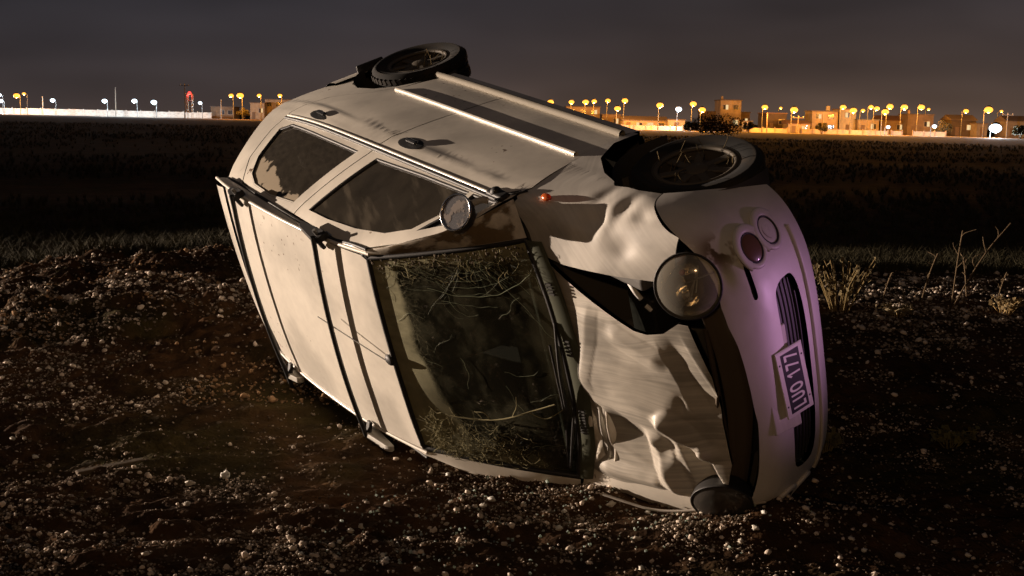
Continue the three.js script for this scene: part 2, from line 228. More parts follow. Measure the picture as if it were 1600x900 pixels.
for (const s of [1, -1]) {
  const out = D(0, s, .15), m = s > 0 ? {} : { label: 'right side panel pressed on the ground' };
  const fd = P('front_door', sheet([...doorFrontEdge, [-.405, 1.06], [-.525, 1.17], [-.70, 1.275], [-.87, 1.345], [-1.1, 1.375], [-1.35, 1.384], ...[...bSeam].reverse()], S(s), { holes: [frontWin, quarterWin], smoothHoles: false, out, e: .035 }), M.paint);
  const rd = P('rear_door', sheet([...bSeam.map(([x, z]) => [x - .007, z]), [-1.85, 1.392], [-2.1, 1.390], ...rearDoorBack], S(s), { holes: [rearWin], smoothHoles: false, out, e: .035 }), M.paint);
  const back = rearDoorBack.map(([x, z]) => [x - .007, z + .003]);
  P('rear_quarter', sheet([[-2.22, 1.412], [-2.455, 1.400], [-2.52, 1.325], [-2.655, 1.133], [-2.748, 1.005], [-2.80, .85], [-2.815, .70], [-2.80, .612], [-2.665, .60], [-2.655, .40], [-2.60, .48], [-2.50, .56], [-2.34, .60], [-2.20, .57], [-2.09, .49], [-2.03, .37], ...[...back].reverse().slice(1)], S(s), { out, e: .035 }), M.paint);
  P('fender', sheet([[-.465, .20], [-.432, .38], [-.407, .53], [-.362, .705], [-.318, .78], [-.322, .90], [-.24, 1.0], [-.1, 1.0], [.05, 1.0], [.2, 1.0], [.335, 1.0], [.375, .93], ...[...seam].reverse().map(p => [p.x - .006, fenderB(p.x - .006, p.y + .004)]), [.07, .592], [-.045, .607], [-.18, .568], [-.32, .481], [-.41, .345], [-.43, .20]], fenderMap(s), { out, e: .016 }), s > 0 ? M.scuffed : M.paint);
  P('sill', sheet([[-.47, .255], [-2.02, .255], [-2.05, .17], [-.46, .17]], S(s), { out, e: .05, flange: .05 }), M.paint);
  // body side moulding
  { const pr = []; for (let i = 0; i <= 30; i++) { const x = lerp(-.43, -2.02, i / 30); pr.push([x, s * (sideY(x, .525) + .004), .525]); } P('side_moulding', [tube(pr, .012, 60, 10)], M.paint); }
  { const pr = []; for (let i = 0; i <= 30; i++) { const x = lerp(-.46, -2.05, i / 30); pr.push([x, s * (sideY(x, .262) + .006), .262]); } P('sill_lip', [tube(pr, .018, 60, 8)], M.dusty); }
  // waist seal and chrome line along the bottom of the windows, drip seal over them
  { const pr = []; for (let i = 0; i <= 24; i++) { const x = lerp(-.36, -2.44, i / 24), z = lerp(.953, .998, i / 24); pr.push([x, s * (sideY(x, z) + .004), z]); } P('waist_seal', [tube(pr, .009, 60, 8)], M.black); }
  { const pr = []; for (let i = 0; i <= 24; i++) { const x = lerp(-.36, -2.44, i / 24), z = lerp(.935, .980, i / 24); pr.push([x, s * (sideY(x, z) + .003), z]); } P('waist_moulding', [tube(pr, .008, 60, 8)], M.paint); }
  // glass, a little inside the frames
  const Sg = d => (x, z) => { const p = V(x, s * (sideY(x, z) - d), z); return p; };
  const grow = (w, k) => { const cx = w.reduce((a, p) => a + p[0], 0) / w.length, cz = w.reduce((a, p) => a + p[1], 0) / w.length; return w.map(([x, z]) => [x + (x > cx ? k : -k), z + (z > cz ? k : -k)]); };
  for (const [nm, w, rim] of [['front_window', frontWin, 1], ['rear_window', rearWin, 1], ['mirror_sail', quarterWin, 1]]) {
    const g = P(nm, sheet(grow(w, .006), Sg(.016), { out, e: .06, flange: 0 }), nm === 'mirror_sail' ? M.trim : M.tint);
    if (rim) { const pts = densify(w, .03, false).map(p => V(p.x, s * (sideY(p.x, p.y) - .010), p.y)); P('window_seal', new THREE.TubeGeometry(new THREE.CatmullRomCurve3(pts, true), pts.length * 2, .0085, 6, true), M.black, g); }
    if (s > 0 && nm !== 'mirror_sail') {
      const t = nm === 'rear_window' ? tex(512, 512, (u, v) => { const x = u * 2.2 - 2.6, z = v * .6 + .95; const corner = sst(-1.9, -2.25, x) * sst(1.10, 1.28, z) + .75 * sst(1.22, 1.34, z), a = fbm(x * 13, z * 15, 4, 311), pt = sst(.50, .58, a + .22 * (corner - .62)) * sst(.25, .6, corner); const f = .055 + .06 * fbm(x * 30, z * 60, 3, 312); const c = Math.max(pt * .85, f); return [c, c, c]; }, false)
        : tex(512, 512, (u, v) => { const x = u * 2.2 - 2.6, z = v * .6 + .95; const st = fbm(x * 3 + z * 5, z * 26 - x * 9, 5, 321), c = .05 + .10 * sst(.5, .8, st) + .07 * fbm(x * 12, z * 12, 4, 322); return [c, c, c]; }, false);
      t.repeat.set(1 / 2.2, 1 / .6); t.offset.set(2.6 / 2.2, -.95 / .6);
      P('mud_film', sheet(grow(w, .004), Sg(.012), { out, e: .06, flange: 0 }), new THREE.MeshStandardMaterial({ color: new THREE.Color().setRGB(.33, .27, .19), roughness: 1, alphaMap: t, transparent: true, side: THREE.DoubleSide }), g);
    }
  }
  // handles: a dark bowl with a grip across it
  for (const [hx, hz, door] of [[-1.245, .868, fd], [-2.13, .918, rd]]) {
    const y = sideY(hx, hz), bowl = new THREE.SphereGeometry(1, 24, 10, 0, Math.PI * 2, 0, Math.PI / 2); bowl.rotateX(Math.PI / 2); bowl.scale(.098, .044, .003);
    const h = P('door_handle', place(bowl, [hx, s * (y + .001), hz], [0, s, .05]), M.black, door);
    const grip = new THREE.CapsuleGeometry(.013, .07, 6, 12); grip.rotateZ(Math.PI / 2); grip.scale(1, 1, .7);
    P('grip', place(grip, [hx + .02, s * (y + .016), hz + .002], [0, s, .05]), s > 0 ? phys([.03, .03, .03], .12, { clearcoat: 1 }) : M.black, door);
  }
  // rail between the doors and the roof panel, and the pillar beside the windscreen
  const ra = [], rb = [], rc = [], rd2 = [];
  for (let i = 0; i <= 12; i++) { const x = lerp(-.86, -2.44, i / 12); const zt = 1.388 + .006 * Math.sin(i / 12 * Math.PI) - .035 * sst(.25, 0, i / 12); ra.push([x, s * sideY(x, zt), zt]); rb.push([x, s * .515, roofZ(x, .515) - .004]); rc.push([x, s * .522, roofZ(x, .515) - .002]); rd2.push([x, s * (sideY(x, zt) + .006), zt + .006]); }
  P('roof_rail', [ruled(ra, rb, 40, 8, .012, D(0, s, .6).normalize())], M.paint);
  P('drip_gutter', [tube(rc, .009, 50, 8)], M.paint);
  P('door_seal', [tube(rd2, .008, 50, 8)], M.black);
  const pa = [[-.325, s * (sideY(-.33, .915) - .003), .912], [-.405, s * sideY(-.405, 1.06), 1.06], [-.525, s * sideY(-.525, 1.17), 1.17], [-.70, s * sideY(-.70, 1.275), 1.275], [-.87, s * sideY(-.87, 1.35), 1.35]], pb = [[-.245, s * .60, .935], [-.40, s * .575, 1.055], [-.55, s * .553, 1.155], [-.72, s * .53, 1.265], [-.875, s * .515, 1.362]];
  const pil = P('windscreen_pillar', [ruled(pa, pb, 40, 8, .012, D(.5, s * .8, .4).normalize())], M.paint);
  if (s > 0) {
    const t = tex(512, 128, (u, v) => { const c = sst(.40, .62, tfbm(u, v, 9, 3, 5, 401)) * .8 + .2 * tfbm(u, v, 60, 16, 2, 402); return [c, c, c]; }, false); t.repeat.set(1 / .75, 1 / .12);
    P('mud_crust', [ruled(pa, pb, 40, 8, .014, D(.5, s * .8, .4).normalize(), (u, w) => .002)], new THREE.MeshStandardMaterial({ color: new THREE.Color().setRGB(.20, .14, .075), roughness: 1, alphaMap: t, transparent: true, side: THREE.DoubleSide }), pil);
  }
  // side repeater
  { const g = new THREE.SphereGeometry(1, 20, 12); g.scale(.027, .017, .012); P('side_repeater', place(g, [-.205, s * (sideY(-.22, .83) - .004), .835], [0, s, .25]), M.amber); }
}
// roof, tailgate, rear bumper, floor ------------------------------------------------
P('roof', sheet([[-.885, .505], [-.868, .3], [-.86, 0], [-.868, -.3], [-.885, -.505], [-1.3, -.512], [-1.8, -.512], [-2.30, -.508], [-2.325, 0], [-2.30, .508], [-1.8, .512], [-1.3, .512]], (x, y) => V(x, y, roofZ(x, y) + .003 * (fbm(x * 3, y * 3, 3, 88) - .5)), { out: D(0, 0, 1), e: .05, flange: .02 }), M.paint);
P('roof_spoiler', sheet([[-2.335, .50], [-2.36, 0], [-2.335, -.50], [-2.50, -.47], [-2.545, 0], [-2.50, .47]], (x, y) => V(x, y, roofZ(x, y) + .004 - 2.2 * Math.max(0, -2.44 - x) ** 2), { out: D(0, 0, 1), e: .04, flange: .03 }), M.paint);
{
  const tail = (y, z) => V(spl([[.5, -2.86], [.7, -2.88], [.95, -2.845], [1.1, -2.76], [1.3, -2.60], [1.44, -2.48]])(z) + .16 * y * y, y, z), w = [[.42, 1.02], [.36, 1.36], [0, 1.39], [-.36, 1.36], [-.42, 1.02], [0, 1.0]];
  const tg = P('tailgate', sheet([[.60, .60], [.60, 1.0], [.50, 1.25], [.44, 1.40], [0, 1.435], [-.44, 1.40], [-.50, 1.25], [-.60, 1.0], [-.60, .60]], tail, { holes: [w], smoothHoles: false, out: D(-1, 0, 0), e: .06 }), M.paint);
  P('tailgate_window', sheet(w.map(([a, b]) => [a * 1.01, b]), (y, z) => tail(y, z).add(D(.012, 0, 0)), { out: D(-1, 0, 0), e: .08, flange: 0 }), M.tint, tg);
  const rb = (p, z) => { const c = Math.cos(p), q = Math.sin(p), y = Math.sign(q) * .70 * Math.pow(Math.abs(q), .6); return V(-2.56 - .36 * Math.pow(Math.max(0, c), .6) + .35 * Math.max(0, .36 - z), y + 0, z); };
  P('rear_bumper', sheet([[1.5, .60], [.75, .605], [0, .605], [-.75, .605], [-1.5, .60], [-1.52, .40], [0, .40], [1.52, .40]], rb, { out: p => p.clone().sub(V(-2.3, 0, .5)), e: .06, flange: .03 }), M.paint);
  P('bumper_valance', sheet([[1.53, .396], [0, .396], [-1.53, .396], [-1.5, .24], [0, .26], [1.5, .24]], rb, { out: p => p.clone().sub(V(-2.3, 0, .5)), e: .06, flange: .05 }), M.black);
  P('floor_pan', sheet([[.45, .55], [.45, -.55], [-.40, -.58], [-.42, -.70], [-2.0, -.70], [-2.05, -.52], [-2.72, -.52], [-2.72, .52], [-2.05, .52], [-2.0, .70], [-.42, .70], [-.40, .58]], (x, y) => V(x, y, .19 + .012 * Math.cos(y * 14) * Math.cos(x * 3)), { out: D(0, 0, -1), e: .07, flange: .03 }), M.liner);
  // wheel houses
  for (const s of [1, -1]) for (const hx of [0, -2.34]) {
    const c = new THREE.CylinderGeometry(.32, .32, .24, 28, 1, true, Math.PI * .38, Math.PI * 1.24); c.rotateX(Math.PI / 2);
    P('wheel_house', [place(c, [hx, s * .60, .27], [0, s, 0]), place(new THREE.CircleGeometry(.32, 28, -Math.PI * .12, Math.PI * 1.24), [hx, s * .48, .27], [0, s, 0])], M.liner);
  }
  P('exhaust', [tube([[-.4, .05, .17], [-1.2, .08, .15], [-1.9, -.1, .16], [-2.4, -.3, .19]], .022, 30, 8), place(new THREE.CapsuleGeometry(.07, .3, 6, 14), [-2.62, -.25, .22], [0, 0, 1]), tube([[-2.62, -.40, .21], [-2.80, -.43, .22], [-2.90, -.43, .22]], .02, 10, 8)], M.steel);
  P('rear_axle', [tube([[-2.34, .62, .21], [-2.34, 0, .24], [-2.34, -.62, .21]], .03, 16, 8)], M.metal);
  for (const s of [1, -1]) P('drive_shaft', [tube([[0, s * .66, .25], [0, s * .2, .32]], .02, 6, 8), tube([[.0, s * .64, .22], [-.06, s * .3, .22]], .025, 6, 8)], M.metal);
}
// bonnet: torn open along its left edge, dented and folded at the front corner
{
  const fold = (x, y, ax, ay, bx, by, w, h) => { const dx = bx - ax, dy = by - ay, l = Math.hypot(dx, dy), t = ((x - ax) * dx + (y - ay) * dy) / l / l, d = Math.abs((x - ax) * dy - (y - ay) * dx) / l; const q = Math.max(0, 1.12 - Math.sqrt((d / w) ** 2 + .0144)); return h * q * (q < .25 ? q / .25 * (1.5 - .5 * q / .25) * .9 + .1 * q / .25 : 1) * sst(-.15, .15, t) * sst(1.15, .85, t); };
  const bowl = (x, y, a, b, w, u, h) => h * Math.exp(-(((x - a) / w) ** 2) - (((y - b) / u) ** 2));
  const hood = (x, y) => {
    let k = 0;
    k += fold(x, y, -.06, .06, .34, -.10, .15, .034) + fold(x, y, .02, -.20, .26, -.30, .11, -.042) + fold(x, y, .29, -.08, .43, -.26, .055, .050) + fold(x, y, .20, -.20, .27, -.50, .065, .048) + fold(x, y, .36, -.20, .41, -.42, .055, -.052) + fold(x, y, -.10, -.46, .20, -.47, .05, .022) + fold(x, y, .10, .26, .30, .16, .05, .014) + fold(x, y, .0, .33, -.05, -.02, .05, .012) + fold(x, y, .34, .25, .46, -.05, .05, -.016);
    k += bowl(x, y, -.02, -.13, .012, .018, -.010) + bowl(x, y, .36, -.02, .012, .03, -.012) + bowl(x, y, -.10, -.50, .16, .06, .022) + .004 * (fbm(x * 6, y * 5, 3, 501) - .5) + .04 * sst(.25, .5, x) * sst(.1, -.45, y);
    return V(x, y, hoodZ(x, y) + k);
  };
  const b = P('bonnet', sheet([[-.225, .498], [-.035, .401], [.164, .302], [.205, .282], [.255, .274], [.32, .288], [.375, .335], [.407, .33], [.44, .22], [.471, .111], [.486, -.033], [.495, -.16], [.502, -.284], [.478, -.385], [.36, -.455], [.24, -.515], [.10, -.575], [-.05, -.62], [-.205, -.652], [-.165, -.45], [-.095, -.22], [-.075, -.05], [-.08, .093], [-.132, .281], [-.188, .434]], hood, { out: D(0, 0, 1), e: .010, flange: .018 }), M.scraped);
  const br = P('bonnet_brace', [tube([[-.16, .40, .86], [.10, .22, .82], [.38, .25, .69]], .014, 24, 6), tube([[.38, .25, .69], [.44, .0, .66], [.44, -.3, .62]], .016, 24, 6)], M.black, b);
  // folded sheet metal along the right side of the cowl
  for (const [dx, w, mt, nm] of [[0, .05, M.paint, 'cowl_side_panel'], [.065, .022, M.primer, 'fender_flange'], [.10, .018, M.paint, 'fender_flange']]) {
    const A = [[-.10 + dx, -.04, .93 - dx * .3], [-.10 + dx, -.20, .925 - dx * .3], [-.13 + dx, -.40, .905 - dx * .3], [-.20 + dx, -.55, .885 - dx * .3], [-.30 + dx, -.655, .87 - dx * .3]], B = A.map(([x, y, z], i) => [x + w * (.25 + .9 * Math.sin((i + .4) / 5 * Math.PI)), y - .004, z - .02]);
    P(nm, [ruled(A, B, 40, 5, .010, D(.2, 0, 1).normalize(), (u, v) => .006 * Math.sin(u * 23 + v * 4))], mt);
  }
}
// engine bay seen through the torn edge
{
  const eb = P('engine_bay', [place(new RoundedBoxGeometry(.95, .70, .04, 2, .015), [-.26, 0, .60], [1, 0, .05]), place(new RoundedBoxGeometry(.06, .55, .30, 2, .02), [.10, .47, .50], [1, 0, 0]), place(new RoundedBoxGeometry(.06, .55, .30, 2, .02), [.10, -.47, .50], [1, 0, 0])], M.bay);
  P('engine', [place(new RoundedBoxGeometry(.42, .34, .30, 3, .04), [.06, -.05, .52], [1, 0, 0]), place(new RoundedBoxGeometry(.30, .08, .22, 3, .03), [.05, -.05, .72], [1, 0, 0])], M.metal);
  P('radiator', [place(new RoundedBoxGeometry(.72, .36, .035, 2, .01), [.40, -.02, .44], [1, 0, .1])], M.black);
  P('bumper_beam', [ruled([[.40, .52, .56], [.50, .25, .57], [.53, 0, .56], [.50, -.25, .57], [.42, -.50, .56]], [[.38, .52, .68], [.455, .25, .655], [.475, 0, .645], [.455, -.25, .645], [.40, -.50, .64]], 30, 6, .012, D(.6, 0, .8).normalize(), (u, v) => .006 * Math.sin(v * 9))], std([.085, .062, .038], .7));
  P('bonnet_catch', [tube([[.46, .05, .655], [.475, .02, .68], [.47, -.02, .68], [.455, -.05, .655]], .008, 12, 6), tube([[.44, .30, .66], [.46, .12, .665], [.46, -.2, .655]], .012, 16, 6)], std([.10, .075, .05], .6, { metalness: .4 }));
  P('battery', [place(new RoundedBoxGeometry(.20, .18, .16, 3, .012), [.12, .26, .62], [1, 0, 0])], M.black);
  const chip = P('hinge_bracket', [tube([[.10, .42, .73], [.135, .395, .735], [.155, .36, .725]], .011, 10, 6), tube([[.17, .335, .72], [.19, .315, .71]], .010, 6, 6)], M.white);
}
// front bumper -----------------------------------------------------------------
{
  const bx = (p, z) => { const c = Math.cos(p), q = Math.sin(p), x0 = noseX(z), ym = sideY(.12, Math.max(z, .2)); return [.12 + (x0 - .12) * Math.pow(Math.max(1e-6, c), 2 / 3), Math.sign(q) * ym * Math.pow(Math.abs(q), 2 / 3), z]; };
  const B = off => (p, z) => { const a = bx(p, z), h = 2e-3; if (!off) return V(...a); const u = bx(p + h, z), w = bx(p, z + h), n = V(...u).sub(V(...a)).cross(V(...w).sub(V(...a))).normalize(); if (n.dot(D(1, a[1] * .8, 0)) < 0) n.negate(); return V(...a).addScaledVector(n, off); };
  const ang = (y, z) => { const ym = sideY(.12, z); return Math.sign(y) * Math.asin(Math.min(1, Math.pow(Math.abs(y) / ym, 1.5))); };
  const A = (y, z) => [ang(y, z), z], AX = (x, z) => [Math.acos(Math.pow(clamp((x - .12) / (noseX(z) - .12), 0, 1), 1.5)), z];
  const out = p => p.clone().sub(V(.1, 0, .4));
  const top = [...seam.map(p => AX(p.x, p.y)), A(.617, .652), A(.56, .64), A(.50, .632), A(.408, .636), A(.33, .630), A(.248, .614), A(.082, .60), A(-.1, .588), A(-.35, .60), A(-.50, .62), A(-.617, .64), ...[...seam].slice(0, 18).reverse().map(p => [-AX(p.x, p.y)[0], p.y - .003])];
  const bot = [[-AX(.256, .432)[0], .432], [-AX(.32, .30)[0], .30], [-AX(.335, .20)[0], .20], A(-.45, .17), A(0, .17), A(.45, .17), [AX(.335, .20)[0], .20], AX(.32, .30), AX(.256, .432)];
  const gr = [A(.425, .385), A(.40, .425), A(.33, .438), A(.15, .440), A(-.15, .440), A(-.33, .438), A(-.40, .425), A(-.425, .385), A(-.42, .325), A(-.36, .298), A(-.2, .288), A(.2, .288), A(.36, .298), A(.42, .325)];
  const slot = [A(.538, .526), A(.536, .514), A(.52, .510), A(.475, .511), A(.43, .512), A(.414, .516), A(.412, .528), A(.43, .532), A(.475, .531), A(.52, .530)];
  const bmap = (p, z) => { const a = B(0)(p, z); const y = bx(p, z)[1]; const dn = -.010 * Math.exp(-(((y - .53) / .05) ** 2) - (((z - .60) / .03) ** 2)) + .003 * (fbm(p * 5, z * 9, 3, 601) - .5); return a.addScaledVector(D(1, y, .2).normalize(), dn); };
  const bt = tex(1024, 512, (u, v) => { const a = (u - .5) * 3.2, z = v * .6 + .1, f = tfbm(u, v, 12, 6, 5, 611), m = sst(.46, .60, fbm(a * 8, z * 26, 4, 612)) * Math.exp(-(((a - .82) / .12) ** 2) - (((z - .585) / .05) ** 2)) * 1.2, g = 1 - .14 * f; return [lerp(.88 * g, .33, m), lerp(.86 * g, .25, m), lerp(.83 * g, .16, m)]; });
  bt.repeat.set(1 / 3.2, 1 / .6); bt.offset.set(.5, -.1 / .6);
  const paint = new THREE.MeshPhysicalMaterial({ map: bt, roughness: .5, clearcoat: .3, clearcoatRoughness: .35, side: THREE.DoubleSide });
  const bp = P('front_bumper', sheet([...top, ...bot], bmap, { holes: [gr, slot], out, e: .022, flange: .022 }), paint);
  P('grille_backing', sheet(gr, B(-.030), { out, e: .05, flange: 0, smooth: true }), M.black, bp);
  for (let i = 0; i < 6; i++) { const z = .305 + i * .024, w = i === 0 ? .34 : i === 5 ? .37 : .405, pr = []; for (let k = 0; k <= 20; k++) { const y = lerp(w, -w, k / 20), q = B(-.018)(ang(y, z), z); pr.push(q); } P('grille_slat', new THREE.TubeGeometry(new THREE.CatmullRomCurve3(pr), 40, .005, 6), M.trim, bp); }
  P('slot_backing', sheet(slot, B(-.045), { out, e: .05, flange: 0 }), M.trim, bp);
  { const pr = []; for (let k = 0; k <= 24; k++) { const y = lerp(.56, -.56, k / 24); pr.push(B(.004)(ang(y, .245), .245)); } P('bumper_lip', new THREE.TubeGeometry(new THREE.CatmullRomCurve3(pr), 60, .009, 6), paint, bp); }
  // lamps in the bumper: a hooded ring round a sunk lens
  for (const s of [1, -1]) for (const [y, z, r, nm, mt, lab] of [[.575, .462, .060, 'turn_signal', phys([.12, .055, .025], .35, { clearcoat: .5 }), 'brown round turn signal'], [.590, .352, .058, 'fog_lamp_recess', paint, 'empty round fog lamp recess']]) {
    const c = bx(ang(s * y, z), z), h = .01, u = bx(ang(s * y, z) + h, z), w = bx(ang(s * y, z), z + h), n = V(...u).sub(V(...c)).cross(V(...w).sub(V(...c))).normalize(); if (n.dot(D(1, 0, 0)) < 0) n.negate(); const cn = [n.x, -n.z, n.y];
    const lens = new THREE.SphereGeometry(1, 28, 12, 0, Math.PI * 2, 0, Math.PI / 2); lens.rotateX(Math.PI / 2); lens.scale(r * .95, r * .76, nm === 'turn_signal' ? .012 : .006);
    const L = P(nm, place(lens, c, cn), mt, bp); if (s > 0) L.userData.label = lab;
    const ring = new THREE.TorusGeometry(r, .0105, 10, 40); ring.scale(1.15, .92, .7); const hood = new THREE.TorusGeometry(r * 1.06, .017, 10, 30, Math.PI * 1.05); hood.rotateZ(Math.PI * 1.74); hood.scale(1.18, .94, .62); P('lamp_ring', [place(ring, c, cn), place(hood, c, cn)], paint, bp);
    const seam = new THREE.TorusGeometry(r * .82, .004, 6, 36); seam.scale(1.15, .92, 1); seam.translate(0, 0, .004); P('lamp_seal', place(seam, c, cn), M.black, bp);
  }
  // number plate
  const cv = document.createElement('canvas'); cv.width = 1024; cv.height = 448; const cx = cv.getContext('2d');
  cx.fillStyle = '#d8d4cc'; cx.fillRect(0, 0, 1024, 448); cx.fillStyle = '#0b0b0b'; cx.fillRect(46, 66, 932, 316);
  cx.fillStyle = '#e2ded6'; cx.font = 'bold 300px sans-serif'; cx.textAlign = 'center'; cx.textBaseline = 'middle';
  const put = (t, x, sx) => { cx.save(); cx.translate(x, 232); cx.scale(sx, 1.05); cx.fillText(t, 0, 0); cx.restore(); };
  [['L', 128], ['U', 264], ['O', 410], ['1', 622], ['7', 756], ['7', 894]].forEach(([t, x]) => put(t, x, .66));
  cx.fillStyle = '#1a1a1a'; for (const [x, y] of [[180, 32], [840, 32], [180, 416], [840, 416]]) { cx.beginPath(); cx.arc(x, y, 15, 0, 7); cx.fill(); }
  const pt = new THREE.CanvasTexture(cv); pt.colorSpace = THREE.SRGBColorSpace;
  const pn = [.995, .06, .05], pu = [0, -.05, 1];
  const hold = new RoundedBoxGeometry(.44, .125, .018, 3, .008);
  P('plate_holder', place(hold, [.597, .045, .478], [.99, .08, .12]), paint, bp);
  const np = P('number_plate', place(new RoundedBoxGeometry(.294, .129, .006, 3, .003), [.627, .035, .432], pn, pu), M.white, bp); np.userData.label = 'black number plate with pale characters';
  P('plate_face', place(new THREE.PlaneGeometry(.288, .124), [.6312, .0353, .4322], pn, pu), new THREE.MeshStandardMaterial({ map: pt, roughness: .5, side: THREE.DoubleSide }), np);
}
// headlamps -----------------------------------------------------------------
for (const s of [1, -1]) {
  const c = [.428, s * .50, .700], n = [.62, s * .30, .72], r = .122;
  const prof = (pts, m = 40) => { const g = new THREE.LatheGeometry(pts.map(p => new THREE.Vector2(p[0], p[1])), m); g.rotateX(Math.PI / 2); return g; };
  const shell = P('headlamp', place(prof([[.0, -.12], [.06, -.115], [.105, -.07], [r + .001, -.01], [r + .004, .003], [r + .001, .007], [r - .006, .003]]), c, n), M.black); shell.userData.label = s > 0 ? 'round clear headlamp in dark housing' : 'dark broken headlamp against the ground';
  if (s > 0) {
    P('reflector', place(prof([[.0, -.085], [.03, -.082], [.06, -.070], [.09, -.044], [.112, -.012]]), c, n), M.chrome, shell);
    P('low_beam_bowl', place(prof([[.0, -.062], [.02, -.06], [.036, -.048], [.046, -.028]]).translate(-.03, .02, 0), c, n), M.chrome, shell);
    P('turn_bulb', place(prof([[.0, .010], [.010, .006], [.014, -.006], [.012, -.03], [0, -.03]]).translate(.062, .012, -.030).scale(.8, .8, .9), c, n), M.amber, shell);
    P('bulb', place(prof([[.0, .016], [.008, .012], [.010, -.004], [.008, -.03], [0, -.03]]).translate(-.03, .02, -.01), c, n), M.bulb, shell);
    P('bulb', place(prof([[.0, .012], [.009, .008], [.010, -.004], [.008, -.03], [0, -.03]]).translate(.045, -.028, -.02), c, n), M.bulb, shell);
    P('divider', place(new RoundedBoxGeometry(.004, .11, .03, 2, .0015).translate(.012, -.052, -.012), c, n), M.steel, shell);
    const lensG = prof([[.0, .040], [.04, .0365], [.08, .026], [.105, .014], [.118, .002]], 48); P('lens', place(lensG, c, n), phys([.85, .80, .68], .10, { transmission: .82, thickness: 0, ior: 1.5 }), shell);
    const flutes = []; for (let i = 0; i < 5; i++) { const b = new THREE.CapsuleGeometry(.0035, .05 + .012 * i, 4, 6); b.rotateZ(.6 + i * .12); b.translate(-.055 + .016 * i, .045 - .020 * i, -.020); flutes.push(place(b, c, n)); } P('reflector_ribs', flutes, M.chrome, shell);
  } else P('lens', place(prof([[.0, .040], [.04, .0365], [.08, .026], [.105, .014], [.118, .002]], 48), c, n), phys([.05, .045, .04], .3, { clearcoat: .4 }), shell);
}
// wheels ----------------------------------------------------------------------
{
  const tyreP = [[.172, -.060], [.182, -.072], [.215, -.082], [.243, -.080], [.258, -.068], [.264, -.045], [.2655, -.020], [.259, -.016], [.259, -.010], [.266, -.006], [.266, .006], [.259, .010], [.259, .016], [.2655, .020], [.264, .045], [.258, .068], [.243, .080], [.238, .084], [.233, .081], [.215, .082], [.182, .072], [.172, .060]].map(p => new THREE.Vector2(...p));
  const tg = new THREE.LatheGeometry(tyreP, 64); tg.rotateX(Math.PI / 2);
  const lug = []; for (let i = 0; i < 48; i++) for (const s of [1, -1]) { const b = new THREE.BoxGeometry(.022, .010, .030); b.rotateY(.35 * s); b.translate(0, .264, s * .045); b.rotateZ(i / 48 * Math.PI * 2 + (s > 0 ? 0 : .06)); lug.push(b); }
  const tyreGeo = merge([tg, ...lug]);
  const rimP = [[.0, .030], [.030, .034], [.045, .050], [.072, .052], [.10, .030], [.132, .014], [.150, .030], [.158, .055], [.166, .066], [.176, .070], [.178, .064], [.168, .050], [.160, .0], [.165, -.06], [.176, -.068]].map(p => new THREE.Vector2(...p));
  const rg = new THREE.LatheGeometry(rimP, 48); rg.rotateX(Math.PI / 2);
  const capSpoke = []; for (let i = 0; i < 7; i++) { const b = new RoundedBoxGeometry(.036, .105, .012, 2, .005); b.translate(0, .100, .047); b.rotateZ(i / 7 * Math.PI * 2); capSpoke.push(b); }
  const ringG = new THREE.TorusGeometry(.160, .010, 8, 48); ringG.scale(1, 1, .9); ringG.translate(0, 0, .062);
  const hubG = new THREE.SphereGeometry(.05, 20, 8, 0, Math.PI * 2, 0, Math.PI / 2); hubG.rotateX(Math.PI / 2); hubG.scale(1, 1, .35); hubG.translate(0, 0, .048);
  const tyreTex = tex(512, 512, (u, v) => { const a = tfbm(u, v, 7, 7, 5, 701), m = sst(.42, .62, a); return [lerp(.08, .17, m), lerp(.075, .135, m), lerp(.07, .09, m)]; });
  const tm = new THREE.MeshStandardMaterial({ map: tyreTex, roughness: .95, side: THREE.DoubleSide }), rm = std([.05, .042, .03], .8), cap = std([.085, .07, .05], .7);
  const lb = { '1,0': 'front wheel on the upper side', '1,-2.34': 'rear wheel on the upper side' };
  for (const s of [1, -1]) for (const [hx, y, z, n] of [[0, .63, .256, [.02, 1, .02]], [-2.34, .675, .215, [.0, 1, .0]]]) {
    const w = P('wheel', place(rg, [hx, s * y, z], [n[0], s, n[2]]), rm); if (lb[`${s},${hx}`]) w.userData.label = lb[`${s},${hx}`];
    P('tyre', place(tyreGeo, [hx, s * y, z], [n[0], s, n[2]]), tm, w);
    P('hub_cap', [place(merge([ringG, hubG, ...capSpoke]), [hx, s * y, z], [n[0], s, n[2]], [.3, 0, 1])], cap, w);
    if (s > 0) { // grass and clods caught in the rim
      const r = rng(hx ? 71 : 72), gs = []; const nb = hx ? 8 : 16;
      for (let i = 0; i < nb; i++) { const a = r() * 6.28, q = .03 + .13 * Math.sqrt(r()), l = .03 + .06 * r(), p0 = new THREE.Vector3(Math.cos(a) * q, Math.sin(a) * q, .045), d = new THREE.Vector3(r() - .5, r() - .5, .25 + r() * .6).normalize().multiplyScalar(l), c = new THREE.CatmullRomCurve3([p0, p0.clone().addScaledVector(d, .5).add(new THREE.Vector3((r() - .5) * .02, (r() - .5) * .02, .006)), p0.clone().add(d)]); gs.push(new THREE.TubeGeometry(c, 4, .0016 + .001 * r(), 3)); }
      tag(P('caught_grass', [place(merge(gs), [hx, s * y, z], [n[0], s, n[2]])], std([.12, .085, .035], 1), w), null, null, null, 'stuff');
    }
  }
  P('mudguard', [place(new RoundedBoxGeometry(.02, .17, .16, 2, .008), [-2.66, .66, .36], [0, 1, 0])], M.black);
}
